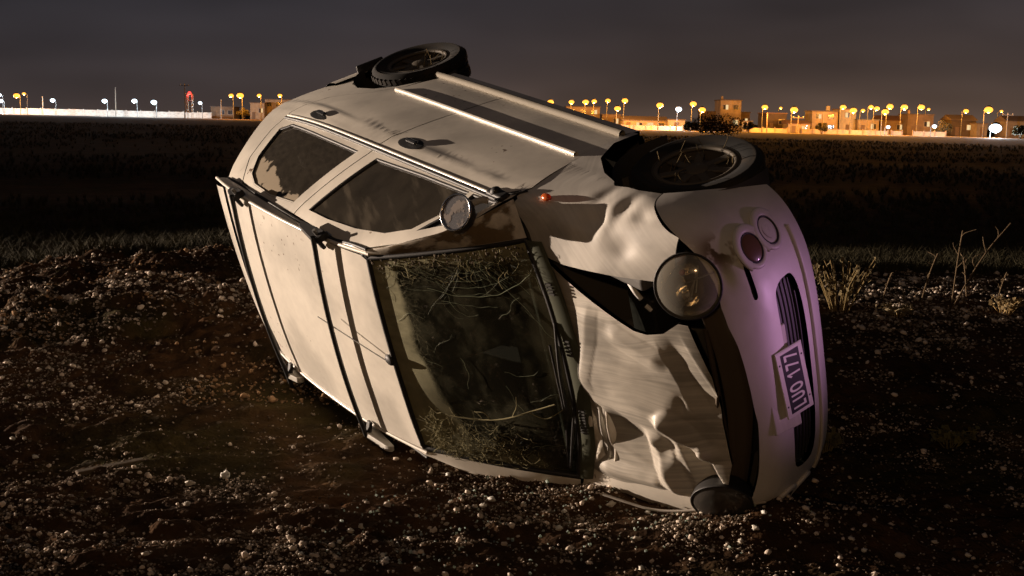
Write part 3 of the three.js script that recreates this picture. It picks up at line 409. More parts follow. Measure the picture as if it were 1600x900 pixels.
// door mirror, torn loose and hanging over the window --------------------------------
{
  const c = [-.435, .735, 1.115], n = [.28, .62, .72]; const prof = (pts, m = 40) => { const g = new THREE.LatheGeometry(pts.map(p => new THREE.Vector2(p[0], p[1])), m); g.rotateX(Math.PI / 2); return g; };
  const sh = P('door_mirror', place(prof([[0, -.075], [.03, -.073], [.055, -.055], [.07, -.025], [.0745, -.002], [.0745, .004]]), c, n), M.black); sh.userData.label = 'round door mirror torn loose and hanging';
  P('mirror_rim', place(new THREE.TorusGeometry(.072, .005, 8, 48).translate(0, 0, .004), c, n), M.chrome, sh);
  P('mirror_glass', place(new THREE.CircleGeometry(.068, 40).translate(0, 0, .003), c, n), std([.55, .55, .56], .22, { metalness: 1 }), sh);
  const dt = tex(256, 256, (u, v) => { const c2 = sst(.48, .62, tfbm(u, v, 5, 5, 5, 801)) * .8 + .15; return [c2, c2, c2]; }, false);
  P('mirror_dirt', place(new THREE.CircleGeometry(.068, 40).translate(0, 0, .0045), c, n), new THREE.MeshStandardMaterial({ color: new THREE.Color().setRGB(.22, .19, .17), roughness: 1, alphaMap: dt, transparent: true, side: THREE.DoubleSide }), sh);
  P('mirror_arm', [tube([[-.40, .742, .985], [-.41, .752, 1.01], [-.425, .745, 1.055], [-.435, .73, 1.09]], .015, 14, 8)], M.primer, sh);
  P('mirror_base', [place(new RoundedBoxGeometry(.12, .05, .03, 3, .012), [-.41, .742, .93], [0, 1, .1]), place(new THREE.SphereGeometry(.025, 12, 8), [-.42, .75, .93], [0, 1, 0])], M.black);
  P('mirror_cable', [tube([[-.38, .75, .92], [-.33, .755, .90], [-.31, .75, .85]], .004, 12, 5), tube([[-.38, .75, .92], [-.34, .755, .885], [-.325, .757, .87]], .003, 12, 5)], M.black);
}
// roof bars ---------------------------------------------------------------------
for (const [x0, x1, lab] of [[-1.175, -1.275, 'front roof bar'], [-2.02, -2.14, 'rear roof bar']]) {
  const pr = []; for (let i = 0; i <= 20; i++) { const y = lerp(.56, i === 20 ? -.66 : -.62, i / 20), x = lerp(x0, x1, i / 20); pr.push([x, y, roofZ(x, clamp(y, -.5, .5)) + .055 - .02 * Math.max(0, Math.abs(y) - .5) * 10 * .3]); }
  const g = tube(pr, .012, 60, 8); const bar = P('roof_bar', [g], M.black); bar.userData.label = lab;
  for (const s of [1, -1]) {
    const x = s > 0 ? lerp(x0, x1, .06) : lerp(x0, x1, .92), f = new THREE.Shape(); f.moveTo(-.03, -.03); f.lineTo(.19, -.016); f.quadraticCurveTo(.20, .0, .17, .012); f.lineTo(.02, .030); f.quadraticCurveTo(-.03, .03, -.03, .0); f.closePath();
    const eg = new THREE.ExtrudeGeometry(f, { depth: .022, bevelEnabled: true, bevelSize: .004, bevelThickness: .004, bevelSegments: 2 });
    const front = x0 > -1.5; const ft = P('bar_foot', [place(front ? eg : eg.clone().scale(.5, 1, 1), [x, s * (s > 0 ? .535 : .545), roofZ(x, .5) + .018], [0, s, .25], [0, 0, 1])], s > 0 ? M.black : M.primer, bar);  // left foot dark, right foot pale: shade and lamplight put into their colour
    P('clamp', [place(new RoundedBoxGeometry(.038, .06, .014, 2, .005), [x, s * .555, roofZ(x, .5) + .02], [0, s, .4]), place(new RoundedBoxGeometry(.034, .018, .06, 2, .005), [x, s * .515, roofZ(x, .5) + .025], [0, s, .4])], M.black, bar);
    P('clamp_bolt', [place(new THREE.CylinderGeometry(.009, .009, .03, 8).rotateX(Math.PI / 2), [x, s * .572, roofZ(x, .5) + .03], [0, s, .4])], M.steel, bar);
  }
}
// aerial
{
  const b = P('aerial', [place(new THREE.SphereGeometry(1, 16, 10).scale(.026, .035, .016), [-.875, .005, roofZ(-.875, 0) + .010], [0, 0, 1], [1, 0, 0])], M.black);
  P('mast', [tube([[-.885, .005, 1.408], [-1.05, .055, 1.452], [-1.30, .13, 1.515]], .003, 14, 6)], M.steel, b);
}
// windscreen ---------------------------------------------------------------------
const wsT = [[-.885, .500, 1.358], [-.868, .3, 1.377], [-.86, 0, 1.385], [-.868, -.3, 1.377], [-.885, -.500, 1.358]], wsB = [[-.255, .592, .935], [-.155, .32, .945], [-.115, 0, .952], [-.155, -.32, .945], [-.255, -.592, .935]];
const wsTc = curve(wsT), wsBc = curve(wsB);
const ws = (u, v, lift = 0) => { const p = wsTc.getPoint(clamp(u, 0, 1)).lerp(wsBc.getPoint(clamp(u, 0, 1)), v); return p.addScaledVector(D(.58, 0, .81), .045 * 4 * v * (1 - v) * .5 + lift); };   // u: left to right, v: roof to cowl
const wsGeo = (u0, u1, v0, v1, lift, n = 28, m = 18, f = null) => { const pos = [], uv = [], idx = []; for (let i = 0; i <= n; i++) for (let j = 0; j <= m; j++) { const u = lerp(u0, u1, i / n), v = lerp(v0, v1, j / m), p = ws(u, v, lift + (f ? f(u, v) : 0)); pos.push(p.x, p.y, p.z); uv.push(u, v); } for (let i = 0; i < n; i++) for (let j = 0; j < m; j++) { const k = i * (m + 1) + j; idx.push(k, k + 1, k + m + 1, k + 1, k + m + 2, k + m + 1); } const g = new THREE.BufferGeometry(); g.setAttribute('position', new THREE.Float32BufferAttribute(pos, 3)); g.setAttribute('uv', new THREE.Float32BufferAttribute(uv, 2)); g.setIndex(idx); g.computeVertexNormals(); return g; };
{
  const pane = P('windscreen', wsGeo(.015, .985, .015, .985, -.012, 40, 30, (u, v) => -.03 * Math.exp(-(((u - .75) / .2) ** 2) - (((v - .4) / .25) ** 2))), M.glass);
  const web = (x, y) => { const i = Math.floor(x), j = Math.floor(y); let f1 = 9, f2 = 9; for (let a = -1; a <= 1; a++) for (let b = -1; b <= 1; b++) { const d = Math.hypot(i + a + hash(i + a, j + b, 5) - x, j + b + hash(i + a, j + b, 6) - y); if (d < f1) { f2 = f1; f1 = d; } else if (d < f2) f2 = d; } return f2 - f1; };
  const dt = tex(1024, 1024, (u, v) => {
    const n1 = fbm(u * 14, v * 14, 5, 901), n2 = fbm(u * 60, v * 12, 3, 902), e = v - (.155 + .20 * sst(.35, 1, u) + .05 * (n1 - .5));
    const top = sst(.03, -.02, e) * (.62 + .5 * (n2 - .3) * sst(.7, .3, u) + .4 * (n1 - .5)), left = sst(.10, .02, u + .06 * (n1 - .5)) * (.35 + .9 * n1), rightB = sst(.80, .99, u + .12 * (n1 - .5)) * (.2 + .6 * n1) * sst(1.1, .5, v), haze = .03 + .07 * sst(.4, .75, n1), low = sst(.80, .95, v + .05 * (n1 - .5)) * .35 * (.4 + n1) * sst(.8, .3, u);
    const zone = Math.max(sst(.62, .92, u + .10 * (n1 - .5)) * sst(1.05, .6, v), sst(.22, .04, u + .08 * (n1 - .5)), sst(.34, .12, v + .08 * (n1 - .5)), .25 * sst(.45, .7, n1)), cr = Math.max(sst(.06, .0, web(u * 46 + 2 * n1, v * 30 + 2 * n1)), .7 * sst(.05, .0, web(u * 17 + n1, v * 11 + n1))) * zone * .75;
    const c = Math.max(top, left, rightB, low, haze, cr); return [c, c, c];
  }, false);
  dt.wrapS = dt.wrapT = THREE.ClampToEdgeWrapping;
  P('dried_dirt', wsGeo(.015, .985, .015, .985, -.008, 40, 30, (u, v) => -.03 * Math.exp(-(((u - .75) / .2) ** 2) - (((v - .4) / .25) ** 2))), new THREE.MeshStandardMaterial({ color: new THREE.Color().setRGB(.38, .36, .22), roughness: 1, alphaMap: dt, transparent: true, side: THREE.DoubleSide }), pane);
  { const pr = []; for (let i = 0; i <= 80; i++) { const t = i / 80 * 4; const q = t < 1 ? [t, 0] : t < 2 ? [1, t - 1] : t < 3 ? [3 - t, 1] : [0, 4 - t]; pr.push(ws(.005 + .99 * q[0], .005 + .99 * q[1], -.004)); } P('windscreen_seal', new THREE.TubeGeometry(new THREE.CatmullRomCurve3(pr, true), 200, .012, 6, true), M.black, pane); }
  // cracks: rings round the blow near the left edge and long runs
  const r = rng(91), ck = [], line = (pts, w) => ck.push(new THREE.TubeGeometry(new THREE.CatmullRomCurve3(pts.map(([u, v]) => ws(u, v, -.006))), pts.length * 6, w, 4));
  for (const [rr, a0, a1, w] of [[.22, .15, 2.5, .0011], [.26, .35, 2.3, .0008], [.31, .5, 2.6, .0013], [.17, .3, 2.7, .0008], [.36, .9, 2.0, .0007]]) { const pts = [], q0 = .3 * r(), q1 = .7 + .3 * r(); for (let i = 0; i <= 14; i++) { const a = lerp(a0, a1, lerp(q0, q1, i / 14)), k = rr * (1 + .10 * (fbm(a * 2.2, rr * 40, 3, 95) - .5) + .02 * (r() - .5)); pts.push([-.02 + k * Math.sin(a) * .75, .60 - k * Math.cos(a) * 1.5]); } line(pts.map(([u, v]) => [clamp(u, .02, .98), clamp(v, .03, .97)]), w); }
  for (let i = 0; i < 26; i++) { const a = -1.5 + i * .11 + .4 * r(), l = .06 + .34 * r() * r(), pts = []; for (let k = 0; k <= 6; k++) { const q = k / 6 * l; pts.push([clamp(.03 + q * Math.cos(a * .6) + .010 * (r() - .5), .02, .98), clamp(.64 + q * Math.sin(a) * 1.1 + .014 * (r() - .5), .03, .97)]); } line(pts, .0003 + .0004 * r()); }
  for (let i = 0; i < 60; i++) { let u = .04 + .92 * r(), v = .05 + .9 * r(); if (r() < .6) u = .03 + .30 * r() * r(); const pts = []; let a = r() * 6.28; for (let k = 0; k < 7; k++) { pts.push([clamp(u, .02, .98), clamp(v, .03, .97)]); a += (r() - .5) * 1.1; u += .022 * Math.cos(a); v += .032 * Math.sin(a); } line(pts, .0003 + .0004 * r()); }
  P('cracks', merge(ck), phys([.20, .23, .14], .5), pane);
  // scuttle with its vents and slots under the windscreen
  const A = [], B = []; for (let i = 0; i <= 10; i++) { const u = i / 10, p = wsB[0]; const q = wsBc.getPoint(u), c = [q.x + CO[0], -q.z + CO[1], q.y + CO[2]]; A.push([c[0] + .004, c[1], c[2] + .002]); B.push([c[0] + .075 - .02 * Math.abs(u - .5), c[1] * .99, c[2] - .030]); }
  const sc = P('scuttle', [ruled(A, B, 40, 6, .006, D(.3, 0, 1).normalize())], std([.07, .075, .045], .8));
  for (const [u0, n] of [[.36, 5], [.62, 9], [.16, 4]]) for (let k = 0; k < n; k++) { const u = u0 + k * .012, q = wsBc.getPoint(u), c = [q.x + CO[0] + .036, -q.z + CO[1], q.y + CO[2] - .003]; P('vent_slot', place(new RoundedBoxGeometry(.009, .034, .008, 1, .003), c, [.3, 0, 1], [1, 0, 0]), M.dark, sc); }
  for (const [u0, u1] of [[.30, .62], [.60, .93]]) { const w = P('wiper', [new THREE.TubeGeometry(new THREE.CatmullRomCurve3([ws(u0, 1.0, .01), ws(lerp(u0, u1, .5), .97, .03), ws(u1, .955, .012)]), 16, .006, 6)], M.black); P('wiper_blade', [new THREE.TubeGeometry(new THREE.CatmullRomCurve3([ws(u0 + .08, .94, .006), ws(u1, .94, .008)]), 12, .005, 5)], M.rubber, w); }
}
// cabin: dashboard, wheel, seats, lining --------------------------------------------
{
  const rb = (w, h, d, r, p, n, up) => place(new RoundedBoxGeometry(w, h, d, 3, r), p, n, up);
  P('dashboard', [rb(1.25, .24, .34, .07, [-.42, 0, .82], [1, 0, 0]), rb(.34, .09, .16, .035, [-.56, .34, .95], [1, 0, .2]), rb(.30, .5, .22, .04, [-.62, 0, .55], [1, 0, 0])], M.cabin);
  const sw = P('steering_wheel', [place(new THREE.TorusGeometry(.175, .015, 10, 40), [-.78, .34, .86], [-.9, 0, .45]), place(new THREE.CapsuleGeometry(.02, .27, 4, 8).rotateZ(Math.PI / 2), [-.77, .34, .86], [-.9, 0, .45]), tube([[-.77, .34, .855], [-.55, .34, .76]], .03, 6, 10)], M.black);
  for (const y of [.34, -.34]) { const s = P('front_seat', [rb(.48, .42, .15, .06, [-1.24, y, .42], [0, 0, 1], [1, 0, 0]), rb(.46, .60, .14, .06, [-1.52, y, .74], [1, 0, .25])], M.cabin); P('head_rest', [rb(.24, .17, .09, .04, [-1.64, y, 1.13], [1, 0, .2])], M.cabin, s); }
  P('rear_seat', [rb(1.15, .45, .16, .06, [-2.0, 0, .48], [0, 0, 1], [1, 0, 0]), rb(1.15, .56, .14, .06, [-2.27, 0, .76], [1, 0, .2])], M.cabin);
  P('headlining', sheet([[-.93, .48], [-.93, -.48], [-2.28, -.48], [-2.28, .48]], (x, y) => V(x, y, roofZ(x, y) - .03), { out: D(0, 0, -1), e: .1, flange: 0 }), std([.10, .095, .085], 1));
  for (const s of [1, -1]) P('door_lining', sheet([[-.46, .28], [-1.98, .28], [-2.3, .80], [-2.36, .955], [-.40, .915], [-.43, .6]], (x, z) => V(x, s * (sideY(x, z) - .055), z), { out: D(0, -s, 0), e: .1, flange: 0 }), M.trim);
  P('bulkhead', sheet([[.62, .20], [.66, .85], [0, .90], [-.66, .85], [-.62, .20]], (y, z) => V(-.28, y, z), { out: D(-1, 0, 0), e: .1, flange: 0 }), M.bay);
}
// grass, straw and a twig caught in the broken windscreen
{
  const r = rng(401), gs = [];
  for (let i = 0; i < 620; i++) {
    const edge = r(), u0 = edge < .9 ? .97 - .30 * r() * (.5 + .5 * r()) : .02 + .1 * r(), v0 = edge < .9 ? .05 + .62 * r() * r() + .1 : .1 + .8 * r(), a = r() * 6.28, l = .025 + .09 * r() * r();
    const p0 = ws(u0, v0, -.004 + .02 * r()), p1 = ws(clamp(u0 + Math.cos(a) * l * .5, .01, .99), clamp(v0 + Math.sin(a) * l * .7, .01, .99), .004 + .03 * r()), p2 = ws(clamp(u0 + Math.cos(a + .5) * l, .01, .99), clamp(v0 + Math.sin(a + .5) * l * 1.3, .01, .99), .002 + .03 * r());
    gs.push(new THREE.TubeGeometry(new THREE.CatmullRomCurve3([p0, p1, p2]), 5, .0006 + .0008 * r(), 3));
  }
  tag(P('caught_straw', merge(gs), M.hay), 'tangle of dry grass and straw over the broken windscreen', null, null, 'stuff');
  const tw = []; const T = (pts, w) => tw.push(new THREE.TubeGeometry(new THREE.CatmullRomCurve3(pts.map(([u, v, l]) => ws(u, v, l))), 16, w, 5));
  T([[.70, .28, .012], [.70, .45, .012], [.68, .60, .018], [.63, .78, .02], [.60, .90, .015]], .0035); T([[.66, .66, .02], [.61, .70, .03], [.57, .71, .03]], .002); T([[.69, .52, .016], [.66, .50, .02], [.66, .44, .02]], .002); T([[.64, .76, .02], [.66, .84, .02], [.62, .94, .015]], .002);
  P('caught_twig', merge(tw), M.hay);
  const lm = []; for (let i = 0; i < 130; i++) { const t = r(), u = .012 + .05 * r(), v = .02 + .95 * t, g = new THREE.IcosahedronGeometry(.003 + .008 * r() * r(), 0); g.scale(1, .6, 1); const p = ws(u, v, .004 + .006 * r()); g.translate(p.x, p.y, p.z); lm.push(g); }
  tag(P('mud_lumps', merge(lm), M.mudbrown), null, null, null, 'stuff');
}

// ---------------------------------------------------------------- soil crumbs, stones, plants near the car
function stoneGeo(seed, detail = 1) { const g = mergeVertices(new THREE.IcosahedronGeometry(1, detail).deleteAttribute('normal').deleteAttribute('uv')); const p = g.attributes.position, r = rng(seed), k = [1, .55 + .25 * r(), .7 + .3 * r()]; for (let i = 0; i < p.count; i++) { const f = .62 + .70 * r(); p.setXYZ(i, p.getX(i) * f * k[0], p.getY(i) * f * k[1], p.getZ(i) * f * k[2]); } g.computeVertexNormals(); return g; }
function scatter(name, label, geo, mat, list) {
  const im = new THREE.InstancedMesh(geo, mat, list.length), m = new THREE.Matrix4(), q = new THREE.Quaternion(), e = new THREE.Euler(), c = new THREE.Color();
  list.forEach((o, i) => { e.set(o.rx || 0, o.ry || 0, o.rz || 0); q.setFromEuler(e); m.compose(new THREE.Vector3(o.x, o.y, o.z), q, new THREE.Vector3(o.s, o.s * (o.h || 1), o.s)); im.setMatrixAt(i, m); c.setRGB(...o.c); im.setColorAt(i, c); });
  im.name = numbered(name); im.castShadow = im.receiveShadow = true; im.userData = { kind: 'stuff', label }; scene.add(im); return im;
}
{
  const r = rng(11), white = phys([1, 1, 1], 1, { specularIntensity: .15 });
  const lists = [[], [], []];
  const add = (x, z, s, c, sink = .25) => lists[Math.floor(r() * 3)].push({ x, z, y: groundY(x, z) + s * (.45 - sink), s, rx: (r() - .5) * 1.2, ry: r() * 6.28, rz: (r() - .5) * 1.2, c });
  // crumbs of soil and small gravel, thick in drifts and thin between them
  for (let i = 0; i < 210000; i++) {
    const z = -3.7 - 7.3 * Math.pow(r(), 1.35), w = 3.5 * (-z) / 8 + .6, x = (r() * 2 - 1) * w;
    const d = fbm(x * 1.6 + 20, z * 2.4 + 8, 3, 71), f = fbm(x * 6, z * 8, 2, 73), keep = sst(.46, .62, d * .6 + f * .4);
    if (r() > keep * .92 + .08) continue;
    const far = sst(6.2, 7.6, -z), big = r() < .022, s = (big ? .010 + .009 * r() : .0035 + .0085 * r() * r()) * (1 + .6 * far), pale = big || r() < .09 ? .75 + .35 * r() : .6 * Math.pow(r(), 2.4), t = .7 + .6 * r();
    add(x, z, s, [lerp(.10, .66, pale) * t, lerp(.072, .56, pale) * t, lerp(.048, .46, pale) * t]);
  }
  // clods on the bank
  for (let i = 0; i < 14000; i++) { const z = -6.2 - 4.2 * r(), x = -4.2 + 4.4 * r(); const d = fbm(x * 1.3 + 2, z * 1.6, 3, 81); if (r() > sst(.42, .62, d)) continue; const s = .006 + .026 * r() * r() * r(), t = .5 + .9 * r(); add(x, z, s, [.30 * t, .19 * t, .105 * t], .1); }
  lists.forEach((l, i) => scatter('soil_crumbs', ['loose soil crumbs and fine gravel', 'flat pale gravel chips on the soil', 'rough clods on soil and bank'][i], stoneGeo(20 + i, 0), white, l));
}
{ // stones big enough to pick out, from where they lie in the photograph
  const cam = camera.position, dir = new THREE.Vector3(), hit = (px, py) => { dir.set(px / 800 - 1, 1 - py / 450, .5).unproject(camera).sub(cam).normalize(); let t = 3; for (let i = 0; i < 400; i++) { const x = cam.x + dir.x * t, y = cam.y + dir.y * t, z = cam.z + dir.z * t; if (y < groundY(x, z)) break; t += .02; } return [cam.x + dir.x * t, cam.z + dir.z * t]; };
  const gs = [stoneGeo(41, 2), stoneGeo(42, 2), stoneGeo(43, 2), stoneGeo(44, 2)], ms = [std([.62, .57, .48], .8), std([.52, .46, .38], .85), std([.68, .65, .58], .75)];
  const r = rng(43); let n = 0;
  for (const [px, py, s] of [[602, 880, .020], [228, 868, .014], [352, 748, .030], [297, 760, .020], [292, 790, .017], [598, 872, .013], [548, 832, .014], [564, 830, .016], [470, 871, .012], [641, 845, .013], [652, 893, .014], [768, 784, .018], [755, 794, .016], [858, 800, .011], [874, 828, .016], [955, 791, .020], [995, 845, .017], [1012, 803, .013], [1087, 800, .012], [1096, 804, .012], [882, 803, .012], [1180, 831, .017], [1157, 850, .016], [1193, 806, .013], [1002, 891, .014], [1270, 808, .014], [1350, 866, .012], [1512, 872, .012], [1405, 877, .018], [55, 716, .017], [20, 690, .015], [38, 688, .013], [150, 702, .012], [640, 720, .012], [820, 792, .012], [700, 745, .014], [1330, 845, .013], [1460, 850, .013], [530, 850, .011], [430, 800, .012]]) {
    const [x, z] = hit(px, py), m = new THREE.Mesh(gs[n % 4], ms[n % 3]); n++; m.name = numbered('pale_stone'); m.scale.set(s, s * .8, s * (.7 + .3 * r())); m.position.set(x, groundY(x, z) + s * .35, z); m.rotation.y = r() * 6.28; m.castShadow = m.receiveShadow = true; scene.add(m);
    tag(m, 'small pale stone lying loose on the dark soil', 'stone', 'pale stones scattered over the soil');
  }
}
const soilLine = (pts) => new THREE.CatmullRomCurve3(pts.map(([x, z, l]) => new THREE.Vector3(x, groundY(x, z) + l, z)));
{ // crumbs of broken glass in front of the windscreen and bonnet
  const r = rng(611), l = []; for (let i = 0; i < 420; i++) { const x = -.7 + 1.9 * r(), z = -5.0 + .35 * x * -1 + .75 * (r() + r() - .6); if (z < -5.6 || z > -4.1) continue; l.push({ x, z, y: groundY(x, z) + .004, s: .003 + .005 * r() * r(), rx: r() * 3, ry: r() * 6, rz: r() * 3, c: [.75, .85, .78] }); }
  scatter('glass_crumbs', 'crumbs of broken glass on the soil before the windscreen', new THREE.BoxGeometry(2, 1, 1.6), phys([1, 1, 1], .05, { transmission: .6, thickness: 0 }), l);
}
{ // a strip of trim fallen off the car, and a broken board
  const c = soilLine([[.40, -4.93, .022], [.62, -4.82, .016], [.88, -4.70, .014], [1.02, -4.64, .01]]), g = new THREE.TubeGeometry(c, 30, .006, 6); tag(mesh('trim_strip', g, std([.42, .38, .33], .5)), 'thin pale trim strip lying on soil under the bonnet', 'trim strip');
  const b = new RoundedBoxGeometry(.30, .02, .045, 2, .006); b.rotateZ(.05); b.rotateY(.62); const m = mesh('wood_lath', b, std([.10, .07, .04], .95)); m.position.set(-1.78, groundY(-1.78, -5.28) + .002, -5.28); tag(m, 'short weathered wooden lath half sunk in the soil', 'lath');
}
// tufts of dry grass: each a fan of thin blades
function tuftGeo(seed, n, h, spread, w) {
  const r = rng(seed), pos = [], idx = [];
  for (let i = 0; i < n; i++) { const a = r() * 6.28, l = h * (.45 + .55 * r()), lean = spread * (.3 + .7 * r()), bx = Math.cos(a) * .02 * r() * h * 8, bz = Math.sin(a) * .02 * r() * h * 8, px = -Math.sin(a) * w, pz = Math.cos(a) * w, seg = 3, k = pos.length / 3;
    for (let s = 0; s <= seg; s++) { const t = s / seg, x = bx + Math.cos(a) * lean * l * t * t, y = l * t * (1 - .25 * lean * t), z = bz + Math.sin(a) * lean * l * t * t, q = 1 - .85 * t; pos.push(x - px * q, y, z - pz * q, x + px * q, y, z + pz * q); }
    for (let s = 0; s < seg; s++) { const b = k + s * 2; idx.push(b, b + 1, b + 2, b + 1, b + 3, b + 2); } }
  const g = new THREE.BufferGeometry(); g.setAttribute('position', new THREE.Float32BufferAttribute(pos, 3)); g.setIndex(idx); g.computeVertexNormals(); return g;
}
{
  const r = rng(91), mat = std([1, 1, 1], 1), near = [], field = [];
  for (let i = 0; i < 9000; i++) { const z = -4.6 - 8.4 * r(), x = (r() * 2 - 1) * 4.6; const d = fbm(x * .9 + 40, z * .9, 3, 95); if (r() > sst(.44, .66, d)) continue; if (z > -6.8 && x > -1.2 && x < 1.4) continue; const t = .6 + .7 * r(), gr = r(); near.push({ x, z, y: groundY(x, z) - .004, s: .16 + .42 * r() * r(), ry: r() * 6.28, c: [lerp(.16, .09, gr) * t, lerp(.11, .095, gr) * t, .038 * t] }); }
  for (let i = 0; i < 26000; i++) { const z = -10.5 - 150 * Math.pow(r(), 2.0), w = -z * .47 + 2, x = (r() * 2 - 1) * w; const d = fbm(x * .12 + 4, z * .12, 3, 97); if (r() > sst(.30, .6, d)) continue; const t = .6 + .7 * r(); field.push({ x, z, y: groundY(x, z) - .02, s: (.6 + .9 * r()) * (1 + -z * .006), ry: r() * 6.28, c: [.050 * t, .042 * t, .017 * t] }); }
  scatter('dry_grass', 'short dry grass tufts in the soil round the car', tuftGeo(5, 16, .085, .9, .0016), mat, near);
  scatter('field_grass', 'dark low grass covering the field behind the car', tuftGeo(6, 22, .14, .9, .004), mat, field);
}
// tall dry stalks and weeds standing on the rise to the right of the car
function stalk(x, z, h, lx, lz, label, group, w = .006) {
  const t = thing('dry_stalk', label, 'dry stalk', [x, groundY(x, z), z], 0, group), r = rng(Math.floor((x + 9) * 977)), c = new THREE.CatmullRomCurve3([new THREE.Vector3(0, -.01, 0), new THREE.Vector3(lx * .3, h * .36, lz * .3), new THREE.Vector3(lx * .62, h * .7, lz * .6), new THREE.Vector3(lx, h, lz)]), m = std([.13, .088, .045], .95);
  mesh('stem', new THREE.TubeGeometry(c, 16, w, 5), m, t);
  for (let i = 0; i < 3; i++) { const p = c.getPoint(.45 + .18 * i), l = h * (.12 + .1 * r()); mesh('twig', new THREE.TubeGeometry(new THREE.CatmullRomCurve3([p, p.clone().add(new THREE.Vector3((r() - .5) * l, l * .6, (r() - .5) * l)), p.clone().add(new THREE.Vector3((r() - .5) * l * 1.6, l, (r() - .5) * l * 1.6))]), 6, w * .5, 4), m, t); }
}
for (const [x, z, h, lx, lz] of [[2.92, -8.6, .36, .10, .0], [3.18, -8.7, .52, .06, -.05], [3.10, -8.5, .62, .42, -.1], [2.68, -8.7, .20, .04, .05], [3.46, -8.6, .24, .06, .0], [3.36, -8.9, .30, -.08, .1]]) stalk(x, z, h, lx, lz, 'thin leaning dry stalk on the dark rise beside the car', 'dry stalks on the rise');
function weed(x, z, h, w, n, seed, label, col) {
  const t = thing('dry_weed', label, 'weed', [x, groundY(x, z), z]), r = rng(seed), st = [], lf = [];
  for (let i = 0; i < n; i++) { const a = r() * 6.28, q = w * Math.sqrt(r()), l = h * (.5 + .5 * r()), b = new THREE.Vector3(Math.cos(a) * q * .25, -.01, Math.sin(a) * q * .25), e = new THREE.Vector3(Math.cos(a) * q, l, Math.sin(a) * q), mid = b.clone().lerp(e, .55).add(new THREE.Vector3((r() - .5) * .05, .03, (r() - .5) * .05)); const c = new THREE.CatmullRomCurve3([b, mid, e]); st.push(new THREE.TubeGeometry(c, 6, .0022 + .002 * r(), 4)); for (let k = 0; k < 8; k++) { const p = c.getPoint(.3 + .7 * r()), g = new THREE.PlaneGeometry(.010 + .014 * r(), .018 + .022 * r()); g.rotateX(r() * 3); g.rotateY(r() * 6.28); g.translate(p.x + (r() - .5) * .03, p.y + (r() - .5) * .03, p.z + (r() - .5) * .03); lf.push(g); } }
  mesh('stems', st, std([col[0] * 1.3, col[1] * 1.2, col[2]], 1), t).userData.kind = 'stuff'; mesh('leaves', lf, std(col, 1), t).userData.kind = 'stuff';
}
weed(2.26, -8.3, .40, .24, 34, 301, 'dry leafy weed clump beside the front bumper', [.15, .115, .055]);
weed(3.42, -8.35, .13, .14, 20, 302, 'low tan weed at the foot of the dry stalks', [.26, .19, .09]);
weed(2.62, -8.2, .08, .12, 18, 303, 'low pale weed on the bare edge of the rise', [.24, .19, .11]);
weed(2.20, -5.9, .09, .13, 20, 304, 'small green weed on the soil beyond the car nose', [.12, .11, .04]);
weed(1.55, -5.75, .10, .10, 18, 305, 'small green weed touching the bumper', [.11, .10, .045]);

// ---------------------------------------------------------------- lamps that light the wreck, beside and behind the camera
function lampPost(name, label, pos, h, color, cd, group, opt = {}) {
  const t = thing(name, label, 'street lamp', pos, opt.turn || 0, group), arm = opt.arm ?? .7, r = opt.r ?? .30, pm = opt.pole || POLE;
  mesh('pole', new THREE.CylinderGeometry(.05, .09, h, 8).translate(0, h / 2, 0), pm, t);
  mesh('arm', new THREE.TubeGeometry(new THREE.CatmullRomCurve3([new THREE.Vector3(0, h - .05, 0), new THREE.Vector3(0, h + .12, arm * .4), new THREE.Vector3(0, h + .16, arm)]), 10, .035, 6), pm, t);
  const head = new THREE.SphereGeometry(r, 14, 10); head.scale(1, .72, 1); head.translate(0, h + .02, arm + r * .3);
  mesh('lamp_head', head, new THREE.MeshStandardMaterial({ color: 0x000000, emissive: color, emissiveIntensity: opt.glow ?? 5, roughness: .6 }), t);
  mesh('lamp_cap', new THREE.SphereGeometry(r * .7, 12, 6, 0, Math.PI * 2, 0, Math.PI / 2).scale(1, .5, 1).translate(0, h + .02 + r * .70, arm + r * .3), pm, t);
  const l = new THREE.PointLight(color, cd); l.position.set(0, h + .02 - r * .72 - .12, arm + r * .3 + (opt.fwd || 0)); l.shadow.radius = 6; l.castShadow = true; l.shadow.mapSize.set(opt.map || 256, opt.map || 256); l.shadow.camera.far = 400; l.name = 'lamp_light'; t.add(l); return t;
}
const POLE = std([.045, .042, .04], .7);
